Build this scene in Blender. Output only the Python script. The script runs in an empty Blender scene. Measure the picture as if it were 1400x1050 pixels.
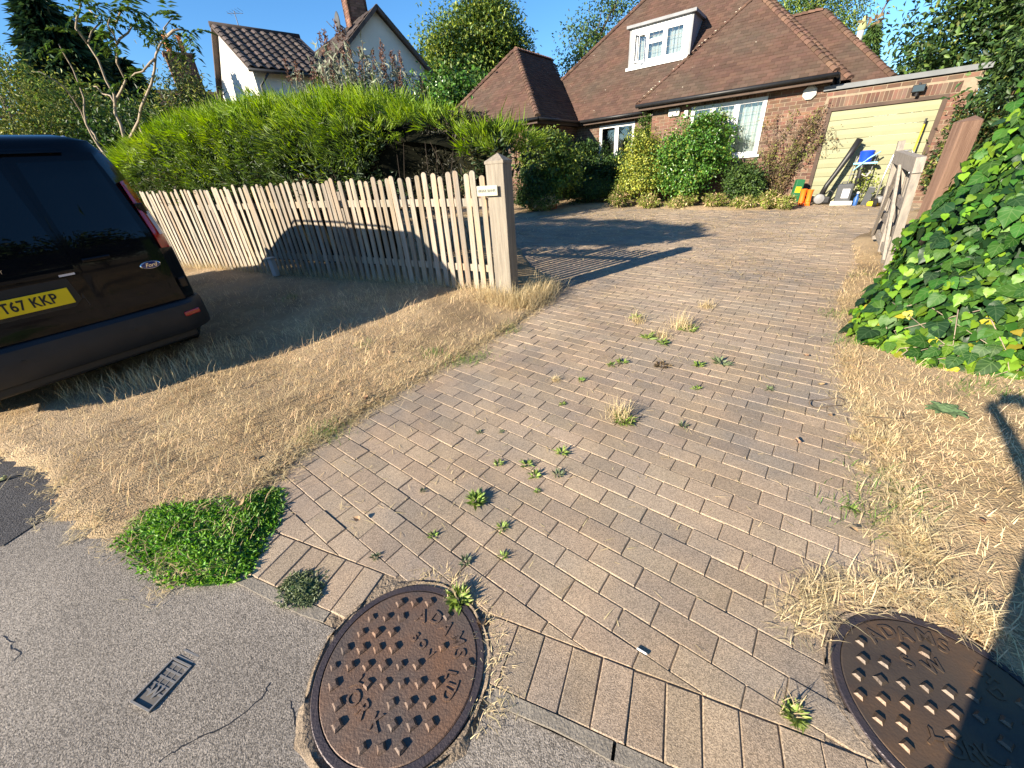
import bpy, bmesh, math
import numpy as np
from mathutils import Matrix, Vector
rng = np.random.default_rng(7)
sc = bpy.context.scene
COL = sc.collection

# ---------------------------------------------------------------- camera
F_PX, CAM_H, SLOPE = 526.0, 1.5, 0.035
_d = np.array([75.0, 963.0, F_PX]); UPC = -_d/np.linalg.norm(_d)
_y = np.array([0, 0, 1.0]) - UPC*UPC[2]; _y /= np.linalg.norm(_y)
RW = np.array([np.cross(_y, UPC), _y, UPC])            # camera (x right, y down, z fwd) -> world
cam_d = bpy.data.cameras.new('camera'); cam = bpy.data.objects.new('camera', cam_d); COL.objects.link(cam)
cam_d.sensor_width = 36.0; cam_d.lens = F_PX/1400*36.0; cam_d.clip_start = 0.02; cam_d.clip_end = 900
M = Matrix.Identity(4)
for c, v in enumerate(((1, 0, 0), (0, -1, 0), (0, 0, -1))):
    w = RW @ np.array(v, float)
    for r in range(3): M[r][c] = w[r]
M[2][3] = CAM_H
cam.matrix_world = M
sc.camera = cam
sc.render.resolution_x, sc.render.resolution_y = 1024, 768

# ---------------------------------------------------------------- sky, sun, exposure
SUN_AZ, SUN_EL = math.radians(33.0), math.radians(21.5)   # direction the light travels; height
wd = bpy.data.worlds.new('World'); sc.world = wd; wd.use_nodes = True
nt = wd.node_tree; nt.nodes.clear()
wo = nt.nodes.new('ShaderNodeOutputWorld'); wb = nt.nodes.new('ShaderNodeBackground'); sk = nt.nodes.new('ShaderNodeTexSky')
sk.sky_type = 'NISHITA'; sk.sun_disc = False; sk.sun_elevation = SUN_EL
sk.sun_rotation = math.atan2(-math.cos(SUN_AZ), -math.sin(SUN_AZ))
sk.altitude = 0; sk.air_density = 1.0; sk.dust_density = 0.0; sk.ozone_density = 5.0
wb.inputs['Strength'].default_value = 0.084
hs_ = nt.nodes.new('ShaderNodeHueSaturation'); hs_.inputs['Saturation'].default_value = 1.14
nt.links.new(sk.outputs[0], hs_.inputs['Color']); nt.links.new(hs_.outputs[0], wb.inputs[0]); nt.links.new(wb.outputs[0], wo.inputs[0])
sl = bpy.data.lights.new('sun', 'SUN'); sl.energy = 5.0; sl.angle = math.radians(0.55); sl.color = (1.0, 0.88, 0.71)
so = bpy.data.objects.new('sun', sl); COL.objects.link(so)
sd = Vector((math.cos(SUN_AZ)*math.cos(SUN_EL), math.sin(SUN_AZ)*math.cos(SUN_EL), -math.sin(SUN_EL)))
so.rotation_euler = sd.to_track_quat('-Z', 'Y').to_euler(); so.location = (-20, -15, 20)
sc.view_settings.view_transform = 'Standard'; sc.view_settings.look = 'None'
sc.view_settings.exposure = 1.5; sc.view_settings.gamma = 1.0; sc.view_settings.use_curve_mapping = False
sc.render.engine = 'CYCLES'

# ---------------------------------------------------------------- pixel -> place
def ray(x, y): return RW @ np.array([x-700.0, y-525.0, F_PX])
def G(x, y, dz=0.0):                       # where the ray through a photo pixel meets the ground (plus dz)
    r = ray(x, y); t = (dz-CAM_H)/(r[2]-SLOPE*r[1]); return np.array([r[0]*t, r[1]*t])
def atY(x, y, Y):
    r = ray(x, y); return np.array([r[0]*Y/r[1], Y, CAM_H+r[2]*Y/r[1]])
def onplane(x, y, p, n):
    r = ray(x, y); o = np.array([0, 0, CAM_H]); return o + r*(((np.array(p)-o)@np.array(n))/(r@np.array(n)))

# ---------------------------------------------------------------- mesh helpers
def arr_mesh(name, V, Fc):
    me = bpy.data.meshes.new(name); V = np.asarray(V, np.float32); Fc = np.asarray(Fc, np.int32)
    me.vertices.add(len(V)); me.vertices.foreach_set('co', V.ravel())
    me.loops.add(Fc.size); me.loops.foreach_set('vertex_index', Fc.ravel())
    me.polygons.add(len(Fc)); me.polygons.foreach_set('loop_start', np.arange(0, Fc.size, Fc.shape[1], dtype=np.int32))
    me.update(calc_edges=True); return me
def link(name, me, mat=None, parent=None):
    o = bpy.data.objects.new(name, me); COL.objects.link(o)
    if mat is not None and len(me.materials) == 0: me.materials.append(mat)
    if parent is not None: o.parent = parent
    return o
def tag(o, label=None, cat=None, group=None, kind=None):
    if label: o['label'] = label
    if cat: o['category'] = cat
    if group: o['group'] = group
    if kind: o['kind'] = kind
    return o
def empty(name, loc=(0, 0, 0), rz=0.0, label=None, cat=None, group=None):
    o = bpy.data.objects.new(name, None); COL.objects.link(o); o.location = loc; o.rotation_euler = (0, 0, rz)
    o.empty_display_size = 0.1
    return tag(o, label, cat, group)
class MB:
    """collects shapes, builds ONE mesh object"""
    def __init__(s): s.v = []; s.f = []; s.n = 0
    def add(s, V, Fc):
        V = [tuple(map(float, p)) for p in V]
        s.v += V; s.f += [tuple(int(i)+s.n for i in f) for f in Fc]; s.n += len(V); return s
    def box(s, c, d, rz=0.0, bev=0.0, fn=None):
        x, y, z = d[0]/2, d[1]/2, d[2]/2; b = min(bev, x*.9, y*.9, z*.9)
        if b <= 0:
            P = [(i*x, j*y, k*z) for k in (-1, 1) for j in (-1, 1) for i in (-1, 1)]
            Fc = [(0, 2, 3, 1), (4, 5, 7, 6), (0, 1, 5, 4), (2, 6, 7, 3), (0, 4, 6, 2), (1, 3, 7, 5)]
        else:
            bm = bmesh.new(); bmesh.ops.create_cube(bm, size=1)
            for v in bm.verts: v.co = Vector((v.co.x*2*x, v.co.y*2*y, v.co.z*2*z))
            bmesh.ops.bevel(bm, geom=list(bm.edges), offset=b, segments=2, affect='EDGES', profile=0.5)
            bm.verts.index_update()
            P = [tuple(v.co) for v in bm.verts]; Fc = [tuple(v.index for v in f.verts) for f in bm.faces]; bm.free()
        if fn: P = [fn(*p) for p in P]
        cs, sn = math.cos(rz), math.sin(rz)
        return s.add([(c[0]+p[0]*cs-p[1]*sn, c[1]+p[0]*sn+p[1]*cs, c[2]+p[2]) for p in P], Fc)
    def hexa(s, P):   # 8 points: bottom 4 ccw, top 4 ccw
        return s.add(P, [(3, 2, 1, 0), (4, 5, 6, 7), (0, 1, 5, 4), (1, 2, 6, 5), (2, 3, 7, 6), (3, 0, 4, 7)])
    def tube(s, pts, rad, seg=8, cap=True):
        pts = [np.array(p, float) for p in pts]; n = len(pts)
        if not hasattr(rad, '__len__'): rad = [rad]*n
        V = []; Fc = []; prev = None
        for i in range(n):
            t = pts[min(i+1, n-1)]-pts[max(i-1, 0)]; t = t/(np.linalg.norm(t)+1e-9)
            a = np.array([0, 0, 1.0]) if abs(t[2]) < .9 else np.array([1.0, 0, 0])
            if prev is None: x = np.cross(a, t)
            else: x = prev - t*(prev@t)
            x /= np.linalg.norm(x)+1e-9; prev = x; y = np.cross(t, x)
            for k in range(seg):
                q = 2*math.pi*k/seg; V.append(pts[i]+rad[i]*(x*math.cos(q)+y*math.sin(q)))
        for i in range(n-1):
            for k in range(seg):
                a, b = i*seg+k, i*seg+(k+1) % seg; Fc.append((a, b, b+seg, a+seg))
        if cap: Fc.append(tuple(reversed(range(seg)))); Fc.append(tuple(range((n-1)*seg, n*seg)))
        return s.add(V, Fc)
    def lathe(s, prof, seg=24, c=(0, 0, 0), axis='z'):
        V = []; Fc = []; n = len(prof)
        for (r, z) in prof:
            for k in range(seg):
                q = 2*math.pi*k/seg; p = (r*math.cos(q), r*math.sin(q), z)
                if axis == 'x': p = (p[2], p[0], p[1])
                if axis == 'y': p = (p[0], p[2], p[1])
                V.append((c[0]+p[0], c[1]+p[1], c[2]+p[2]))
        for i in range(n-1):
            for k in range(seg):
                a, b = i*seg+k, i*seg+(k+1) % seg; Fc.append((a, b, b+seg, a+seg))
        if prof[0][0] > 1e-6: Fc.append(tuple(reversed(range(seg))))
        if prof[-1][0] > 1e-6: Fc.append(tuple(range((n-1)*seg, n*seg)))
        return s.add(V, Fc)
    def prism(s, poly, z0, z1, ins=0.0, dz=0.0, fn=None):   # polygon (ccw) with an optional chamfer
        P = np.array(poly, float); k = len(P); c = P.mean(0)
        if ins > 0:
            d = c-P; L = np.linalg.norm(d, axis=1, keepdims=True); T = P+d/L*np.minimum(ins*1.3, L*.5)
            V = [(*p, z0) for p in P]+[(*p, z1-dz) for p in P]+[(*p, z1) for p in T]; m = 3
        else:
            V = [(*p, z0) for p in P]+[(*p, z1) for p in P]; m = 2
        Fc = []
        for j in range(m-1):
            for i in range(k): a, b = j*k+i, j*k+(i+1) % k; Fc.append((a, b, b+k, a+k))
        Fc.append(tuple(range((m-1)*k, m*k))); Fc.append(tuple(reversed(range(k))))
        if fn: V = [fn(*p) for p in V]
        return s.add(V, Fc)
    def mesh(s, name):
        me = bpy.data.meshes.new(name); me.from_pydata(s.v, [], s.f); me.update(); return me
    def build(s, name, mat, parent=None, smooth=False, bevel=0.0):
        me = s.mesh(name)
        if smooth is True:
            me.polygons.foreach_set('use_smooth', [True]*len(me.polygons))
        o = link(name, me, mat, parent)
        if smooth == 'auto':
            me.polygons.foreach_set('use_smooth', [True]*len(me.polygons))
            bm = bmesh.new(); bm.from_mesh(me)
            for e in bm.edges:
                if len(e.link_faces) == 2 and e.calc_face_angle(0) > math.radians(35): e.smooth = False
            bm.to_mesh(me); bm.free()
        return o
def copy_tree(o, parent=None):
    c = o.copy(); COL.objects.link(c); c.parent = parent
    for ch in [x for x in bpy.data.objects if x.parent == o]: copy_tree(ch, c)
    return c
def text_mesh(txt, size, depth, shear=0.0, spacing=1.0, bold=0.0):
    cu = bpy.data.curves.new('txt', 'FONT'); cu.body = txt; cu.size = size; cu.extrude = depth; cu.shear = shear
    cu.align_x = 'CENTER'; cu.align_y = 'CENTER'; cu.space_character = spacing; cu.offset = bold; cu.resolution_u = 3
    to = bpy.data.objects.new('txt', cu); COL.objects.link(to)
    dg = bpy.context.evaluated_depsgraph_get(); dg.update()
    me = bpy.data.meshes.new_from_object(to.evaluated_get(dg)); bpy.data.objects.remove(to); bpy.data.curves.remove(cu)
    me.materials.clear(); return me
def rect_me(w, d, h, ch): # paver: chamfered block, top at z=0
    x, y = w/2, d/2
    V = [(i*x, j*y, -h) for i, j in ((-1, -1), (1, -1), (1, 1), (-1, 1))]+[(i*x, j*y, -ch) for i, j in ((-1, -1), (1, -1), (1, 1), (-1, 1))] + \
        [(i*(x-ch), j*(y-ch), 0) for i, j in ((-1, -1), (1, -1), (1, 1), (-1, 1))]
    Fc = [(8, 9, 10, 11)]
    for b in (0, 4):
        for i in range(4): Fc.append((b+i, b+(i+1) % 4, b+4+(i+1) % 4, b+4+i))
    return V, Fc

# ---------------------------------------------------------------- leaf and blade clouds (numpy)
def unit(a): return a/(np.linalg.norm(a, axis=-1, keepdims=True)+1e-9)
def rand_unit(n): return unit(rng.normal(size=(n, 3)))
def blades(P, az, tilt, L, w, bend):
    """grass: P base (n,3); az lean azimuth; tilt lean from vertical; bend extra lean at the tip -> (V,F) tris"""
    n = len(P); d = np.stack([np.cos(az), np.sin(az), np.zeros(n)], 1); z = np.array([0, 0, 1.0])
    s = np.stack([-np.sin(az), np.cos(az), np.zeros(n)], 1)*(w/2)[:, None]
    a1 = d*np.sin(tilt)[:, None]+z*np.cos(tilt)[:, None]
    t2 = np.minimum(tilt+bend, 2.0); a2 = d*np.sin(t2)[:, None]+z*np.cos(t2)[:, None]
    m = P+a1*(L*.55)[:, None]; e = m+a2*(L*.45)[:, None]; e[:, 2] = np.maximum(e[:, 2], P[:, 2]+.004)
    V = np.stack([P-s, P+s, m-s*.8, m+s*.8, e], 1).reshape(-1, 3)
    b = (np.arange(n)*5)[:, None]
    Fc = np.concatenate([b+np.array([[0, 1, 3]]), b+np.array([[0, 3, 2]]), b+np.array([[2, 3, 4]])], 1).reshape(-1, 3)
    return V, Fc
def leaves(P, A, N, L, W, fold=.25, curl=.15):
    """diamond leaves: P base, A axis, N normal (n,3) -> (V,F) tris"""
    A = unit(A); S = unit(np.cross(A, N)); N = np.cross(S, A); n = len(P)
    L = np.broadcast_to(L, (n,))[:, None]; W = np.broadcast_to(W, (n,))[:, None]
    mid = P+A*L*.45+N*W*fold
    V = np.stack([P, mid-S*W*.5, P+A*L-N*L*curl, mid+S*W*.5], 1).reshape(-1, 3)
    b = (np.arange(n)*4)[:, None]
    Fc = np.concatenate([b+np.array([[0, 2, 1]]), b+np.array([[0, 3, 2]])], 1).reshape(-1, 3)
    return V, Fc
class Cloud:
    def __init__(s): s.V = []; s.F = []; s.n = 0
    def add(s, V, Fc): s.V.append(V); s.F.append(Fc+s.n); s.n += len(V); return s
    def build(s, name, mat, parent=None, kind=None):
        o = link(name, arr_mesh(name, np.concatenate(s.V), np.concatenate(s.F)), mat, parent)
        if kind: o['kind'] = kind
        return o
def in_poly(P, poly):
    x, y = P[:, 0], P[:, 1]; r = np.zeros(len(P), bool); k = len(poly)
    for i in range(k):
        (x1, y1), (x2, y2) = poly[i], poly[(i+1) % k]
        c = ((y1 > y) != (y2 > y)) & (x < (x2-x1)*(y-y1)/((y2-y1) if y2 != y1 else 1e-9)+x1); r ^= c
    return r
def poly_dist(P, poly):                       # signed distance, inside positive
    d = np.full(len(P), 1e9); k = len(poly)
    for i in range(k):
        a, b = np.array(poly[i]), np.array(poly[(i+1) % k]); ab = b-a
        t = np.clip(((P-a)@ab)/(ab@ab+1e-12), 0, 1); d = np.minimum(d, np.linalg.norm(P-(a+t[:, None]*ab), axis=1))
    return np.where(in_poly(P, poly), d, -d)
def sm(x): x = np.clip(x, 0, 1); return x*x*(3-2*x)
_ph = rng.uniform(0, 6.28, (12, 2)); _fr = rng.normal(size=(12, 2, 2))
def lump(x, y, s=1.0):                        # smooth pseudo-noise about -1..1
    r = 0
    for i in range(12): r = r+np.sin(_fr[i, 0, 0]*x*s*1.6+_fr[i, 0, 1]*y*s*1.6+_ph[i, 0])
    return r/4.0

# ---------------------------------------------------------------- materials
def pmat(name, c1, c2=None, scale=8.0, rough=.8, bump=0.0, bscale=60.0, island=0.0, spec=.3, speck=0.0, sscale=300.0,
         c3=None, c3scale=1.5, c3amt=.5, c4=None, c4scale=.8, c4amt=.4, metal=0.0, coat=0.0, transl=0.0, dist=.01, stretch=None, detail=4.0):
    m = bpy.data.materials.new(name); m.use_nodes = True; t = m.node_tree; N = t.nodes; Lk = t.links
    bs = N['Principled BSDF']; geo = N.new('ShaderNodeNewGeometry'); src = geo.outputs['Position']
    if stretch:
        mp = N.new('ShaderNodeMapping'); mp.inputs['Scale'].default_value = stretch; Lk.new(src, mp.inputs[0]); src = mp.outputs[0]
    def noise(sc_, dt=detail):
        q = N.new('ShaderNodeTexNoise'); q.inputs['Scale'].default_value = sc_; q.inputs['Detail'].default_value = dt
        Lk.new(src, q.inputs['Vector']); return q.outputs['Fac']
    def mix(a, b, f, mode='MIX'):
        q = N.new('ShaderNodeMix'); q.data_type = 'RGBA'; q.blend_type = mode
        for sock, v in ((q.inputs[6], a), (q.inputs[7], b)):
            if isinstance(v, tuple): sock.default_value = (*v, 1)
            else: Lk.new(v, sock)
        if isinstance(f, float): q.inputs[0].default_value = f
        else: Lk.new(f, q.inputs[0])
        return q.outputs[2]
    def ramp(f, a, b):
        q = N.new('ShaderNodeMapRange'); q.inputs[1].default_value = a; q.inputs[2].default_value = b; Lk.new(f, q.inputs[0]); return q.outputs[0]
    oi = N.new('ShaderNodeObjectInfo')
    c2 = c2 or tuple(x*.8 for x in c1)
    col = mix(c1, c2, ramp(noise(scale), .32, .68))
    if c3: col = mix(col, c3, ramp(noise(c3scale, 5.0), .5-.25*c3amt, .75-.2*c3amt))
    if c4: col = mix(col, c4, ramp(noise(c4scale, 6.0), .5-.25*c4amt+.04, .78-.2*c4amt))
    if island > 0:
        ad = N.new('ShaderNodeMath'); ad.operation = 'ADD'; Lk.new(geo.outputs['Random Per Island'], ad.inputs[0]); Lk.new(oi.outputs['Random'], ad.inputs[1])
        fr = N.new('ShaderNodeMath'); fr.operation = 'FRACT'; Lk.new(ad.outputs[0], fr.inputs[0])
        mr = N.new('ShaderNodeMapRange'); mr.inputs[3].default_value = 1-island; mr.inputs[4].default_value = 1+island; Lk.new(fr.outputs[0], mr.inputs[0])
        hs = N.new('ShaderNodeHueSaturation'); Lk.new(mr.outputs[0], hs.inputs['Value']); Lk.new(col, hs.inputs['Color'])
        m2 = N.new('ShaderNodeMath'); m2.operation = 'MULTIPLY_ADD'; m2.inputs[1].default_value = 7.31; Lk.new(fr.outputs[0], m2.inputs[0])
        f2 = N.new('ShaderNodeMath'); f2.operation = 'FRACT'; Lk.new(m2.outputs[0], f2.inputs[0])
        m3 = N.new('ShaderNodeMapRange'); m3.inputs[3].default_value = .5-.045*island; m3.inputs[4].default_value = .5+.03*island; Lk.new(f2.outputs[0], m3.inputs[0])
        Lk.new(m3.outputs[0], hs.inputs['Hue']); col = hs.outputs['Color']
    if speck > 0:
        v = N.new('ShaderNodeTexVoronoi'); v.inputs['Scale'].default_value = sscale; Lk.new(src, v.inputs['Vector'])
        b = N.new('ShaderNodeSeparateColor'); Lk.new(v.outputs['Color'], b.inputs[0])
        q = N.new('ShaderNodeMapRange'); q.inputs[3].default_value = 1-speck; q.inputs[4].default_value = 1+speck; Lk.new(b.outputs[0], q.inputs[0])
        h2 = N.new('ShaderNodeHueSaturation'); Lk.new(q.outputs[0], h2.inputs['Value']); Lk.new(col, h2.inputs['Color']); col = h2.outputs['Color']
    Lk.new(col, bs.inputs['Base Color'])
    bs.inputs['Roughness'].default_value = rough; bs.inputs['Specular IOR Level'].default_value = spec
    bs.inputs['Metallic'].default_value = metal; bs.inputs['Coat Weight'].default_value = coat
    if coat: bs.inputs['Coat Roughness'].default_value = .03
    if bump > 0:
        bn = N.new('ShaderNodeBump'); bn.inputs['Strength'].default_value = bump; bn.inputs['Distance'].default_value = dist
        Lk.new(noise(bscale, 6.0), bn.inputs['Height']); Lk.new(bn.outputs[0], bs.inputs['Normal'])
    if transl > 0:
        tr = N.new('ShaderNodeBsdfTranslucent'); ms = N.new('ShaderNodeMixShader'); ms.inputs[0].default_value = transl
        br = N.new('ShaderNodeHueSaturation'); br.inputs['Value'].default_value = 1.3; br.inputs['Saturation'].default_value = 1.1
        Lk.new(col, br.inputs['Color']); Lk.new(br.outputs[0], tr.inputs[0])
        Lk.new(bs.outputs[0], ms.inputs[1]); Lk.new(tr.outputs[0], ms.inputs[2]); Lk.new(ms.outputs[0], N['Material Output'].inputs[0])
    return m
def leafmat(name, c1, c2, island=.45, transl=.3, rough=.5, spec=.35, scale=3.0):
    return pmat(name, c1, c2, scale=scale, rough=rough, island=island, transl=transl, spec=spec, detail=2.0)
def glassmat(name, tint=(.02, .025, .03), rough=.03):
    m = bpy.data.materials.new(name); m.use_nodes = True; b = m.node_tree.nodes['Principled BSDF']
    b.inputs['Base Color'].default_value = (*tint, 1); b.inputs['Roughness'].default_value = rough; b.inputs['Specular IOR Level'].default_value = .8
    return m
T = {}
T['paver'] = pmat('paver', (.335, .25, .168), (.28, .212, .146), scale=9, rough=.92, bump=.5, bscale=260, island=.12, speck=.42, sscale=330, c3=(.215, .18, .145), c3scale=2.6, c3amt=.35, c4=(.365, .285, .20), c4scale=.75, c4amt=.35, dist=.004)
T['joint'] = pmat('joint_sand', (.24, .18, .12), (.165, .125, .085), scale=30, rough=.95, bump=.6, bscale=200, speck=.3, c4=(.34, .26, .17), c4scale=.9, c4amt=.4)
T['asphalt'] = pmat('asphalt', (.245, .215, .18), (.20, .175, .147), scale=2.5, rough=.95, bump=.7, bscale=230, speck=.55, sscale=240, c3=(.165, .146, .125), c3scale=1.1, c3amt=.3, dist=.005)
T['asphalt_dark'] = pmat('asphalt_dark', (.06, .058, .06), (.045, .043, .045), scale=5, rough=.95, bump=1.0, bscale=140, speck=.45, sscale=190, dist=.008)
T['concrete'] = pmat('edging_concrete', (.215, .19, .155), (.16, .142, .118), scale=14, rough=.95, bump=.6, bscale=120, speck=.25, dist=.006)
T['mortar'] = pmat('sandy_mortar', (.25, .195, .14), (.175, .135, .095), scale=22, rough=.97, bump=1.0, bscale=90, speck=.3, dist=.012)
T['thatch'] = pmat('dry_turf', (.46, .345, .20), (.33, .235, .13), scale=16, rough=1, bump=1.0, bscale=110, c3=(.21, .155, .095), c3scale=1.7, c3amt=.45, c4=(.43, .325, .21), c4scale=.7, c4amt=.4, spec=.05, dist=.02)
T['straw'] = pmat('straw', (.74, .59, .35), (.50, .36, .19), scale=3.2, rough=.85, island=.45, transl=.25, spec=.15, c4=(.42, .30, .16), c4scale=1.1, c4amt=.3)
T['straw_pale'] = pmat('straw_pale', (.66, .55, .33), (.55, .44, .24), scale=3, rough=.8, island=.3, transl=.25, spec=.15)
T['grass_green'] = leafmat('grass_green', (.10, .20, .035), (.16, .25, .05))
T['clump'] = leafmat('clump_green', (.12, .27, .035), (.17, .34, .05), island=.5)
T['weed'] = leafmat('weed_green', (.18, .28, .055), (.25, .33, .08), island=.4)
T['weed_grey'] = leafmat('weed_grey', (.13, .17, .085), (.18, .22, .11), island=.3)
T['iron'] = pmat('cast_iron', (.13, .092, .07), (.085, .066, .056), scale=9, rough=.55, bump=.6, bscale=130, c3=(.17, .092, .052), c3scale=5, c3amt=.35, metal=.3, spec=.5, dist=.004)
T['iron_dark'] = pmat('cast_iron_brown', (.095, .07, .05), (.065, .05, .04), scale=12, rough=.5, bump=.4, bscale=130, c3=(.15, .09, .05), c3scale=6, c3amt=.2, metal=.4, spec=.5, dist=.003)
T['iron_rim'] = pmat('cast_iron_rim', (.085, .065, .062), (.06, .05, .055), scale=14, rough=.45, bump=.3, bscale=120, metal=.5, spec=.5)
T['fence'] = pmat('weathered_oak', (.335, .295, .235), (.235, .205, .165), scale=5, rough=.88, bump=.5, bscale=30, island=.24, stretch=(14, 14, 1.2), c3=(.36, .26, .16), c3scale=1.0, c3amt=.22, c4=(.19, .175, .14), c4scale=1.6, c4amt=.3)
T['postwood'] = pmat('weathered_post', (.30, .26, .205), (.205, .178, .14), scale=4, rough=.88, bump=.5, bscale=24, stretch=(12, 12, .8), c4=(.17, .15, .12), c4scale=1.5, c4amt=.3)
T['greywood'] = pmat('grey_wood', (.30, .265, .22), (.19, .17, .15), scale=4, rough=.9, bump=.5, bscale=25, stretch=(9, 9, 2), island=.25)
T['redwood'] = pmat('red_brown_wood', (.205, .128, .09), (.145, .085, .06), scale=3, rough=.8, bump=.5, bscale=22, stretch=(12, 12, .8))
T['orangewood'] = pmat('orange_wood', (.40, .21, .10), (.28, .13, .06), scale=3, rough=.8, bump=.5, bscale=18, stretch=(8, 8, .8))
T['brick'] = pmat('bungalow_brick', (.165, .085, .056), (.115, .066, .047), scale=6, rough=.92, island=.34, bump=.3, bscale=90, c3=(.11, .08, .06), c3scale=3, c3amt=.35)
T['brick_dark'] = pmat('chimney_brick', (.19, .105, .07), (.13, .075, .055), scale=6, rough=.92, island=.35)
T['wallmortar'] = pmat('wall_mortar', (.28, .225, .16), (.22, .175, .125), scale=12, rough=.95, bump=.3, bscale=80)
T['tile'] = pmat('clay_tile', (.088, .049, .035), (.064, .039, .03), scale=1.6, rough=.92, island=.2, bump=.4, bscale=70, c3=(.066, .048, .036), c3scale=.9, c3amt=.2)
T['tile_edge'] = pmat('hip_tile', (.13, .075, .05), (.09, .055, .04), scale=3, rough=.9, island=.3)
T['tile_dark'] = pmat('dark_concrete_tile', (.085, .065, .055), (.06, .05, .045), scale=3, rough=.85, island=.4)
T['lichen'] = pmat('lichen', (.62, .58, .46), (.5, .46, .36), rough=.95)
T['render'] = pmat('white_render', (.64, .62, .56), (.58, .56, .51), scale=2, rough=.9, bump=.15, bscale=40, c3=(.58, .55, .48), c3scale=.8, c3amt=.2)
T['upvc'] = pmat('white_upvc', (.60, .60, .58), (.57, .57, .55), rough=.35, spec=.5)
T['pane'] = glassmat('window_glass', (.035, .045, .05))
T['leading'] = pmat('leading', (.16, .16, .16), (.12, .12, .12), rough=.5)
T['curtain'] = pmat('curtain', (.62, .60, .52), (.42, .46, .48), scale=6, rough=.9, stretch=(6, 6, .4))
T['lead'] = pmat('lead_sheet', (.23, .24, .25), (.17, .18, .19), scale=5, rough=.6)
T['black_pl'] = pmat('black_plastic', (.018, .018, .019), (.013, .013, .014), rough=.45, spec=.4)
T['dark_gl'] = pmat('dark_timber', (.09, .06, .045), (.06, .042, .033), scale=5, rough=.8)
T['garage'] = pmat('pale_yellow_paint', (.25, .25, .145), (.225, .225, .13), scale=2.2, rough=.55, bump=.12, bscale=30, island=.05)
T['white_pl'] = pmat('white_plastic', (.58, .57, .53), (.54, .53, .49), rough=.5)
T['bark'] = pmat('bark', (.13, .095, .065), (.08, .06, .042), scale=10, rough=.95, bump=.8, bscale=25)
T['bark_pale'] = pmat('pale_bark', (.36, .29, .21), (.22, .175, .125), scale=8, rough=.9, bump=.5, bscale=25)
def simple(name, c, rough=.6, **k): return pmat(name, c, tuple(x*.85 for x in c), rough=rough, **k)
T['orange'] = simple('orange_plastic', (.80, .17, .015), .45)
T['green_box'] = simple('green_card', (.02, .13, .05), .5)
T['yellow'] = simple('yellow_plastic', (.75, .52, .02), .5)
T['blue'] = simple('blue_plastic', (.01, .06, .55), .4)
T['blue_dark'] = simple('blue_bottle', (.03, .10, .30), .4)
T['cyan'] = simple('pale_blue_cloth', (.30, .62, .75), .8)
T['grey_pl'] = simple('grey_plastic', (.20, .20, .20), .5)
T['silver'] = simple('silver_metal', (.5, .5, .5), .35, metal=.8)
T['terracotta'] = simple('terracotta', (.55, .19, .08), .85)
T['slate'] = simple('dark_slate', (.07, .075, .08), .7)

# ================================================================ GROUND, DRIVE, ASPHALT
F0 = np.array([-.15, 4.65]); FD = np.array([-.8862, .4633]); FN = np.array([-.4633, -.8862])   # fence start, direction, side facing the road
def px(*pts): return [tuple(G(*p)) for p in pts]
DRIVE_L = px((352, 668), (430, 602), (515, 552), (640, 482), (700, 447), (752, 408))
DRIVE_R = px((1150, 400), (1152, 480), (1166, 540), (1200, 605), (1228, 700), (1240, 775), (1125, 850))
VERGE_L = [(-30, 14.5), (-12, 6.0), (-5.2, 2.7)] + px((0, 622), (58, 640), (80, 665), (76, 700), (120, 722), (165, 735), (235, 792), (318, 786), (346, 742)) + \
          DRIVE_L + [(.62, 5.3), (.42, 6.2), (.2, 9.0), (.25, 12.4), (-30, 40)]
VERGE_R = DRIVE_R + px((1130, 835), (1210, 828), (1310, 860), (1400, 930)) + [(2.4, -.1), (9, -3.2), (14, -2), (14, 6.5), (9.6, 8.6), (8.2, 8.2), (5.6, 6.3), (4.6, 5.0)]
BED = px((726, 297), (790, 288), (850, 281), (930, 287), (1000, 288), (1090, 286)) + [(7.9, 10.6), (5, 13), (3.2, 15.4), (-1, 17), (-6, 16), (-3, 13)]
def bank(P):
    df = np.abs((P-F0)@FN); inside = poly_dist(P, VERGE_L)
    b = np.where(inside > -.05, .028*sm((inside+.05)/.12)+.105*sm(1-df/2.1)*sm((inside+.05)/.9), 0)
    behind = ((P-F0)@FN) < 0
    b = np.where(behind & (inside > 0), .028+.105*sm(inside/.7), b)
    r = poly_dist(P, VERGE_R); b = np.maximum(b, np.where(r > -.05, .026*sm((r+.05)/.14)+.05*sm(r/1.2), 0))
    d = poly_dist(P, BED); b = np.maximum(b, .06*sm((d+.03)/.25))
    return b
def gz(x, y): return SLOPE*np.clip(y, -6, 17)
def gzb(P): P = np.atleast_2d(P); return gz(P[:, 0], P[:, 1])+bank(P)
def surf(x, y): return float(gzb(np.array([[x, y]], float))[0])

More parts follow.
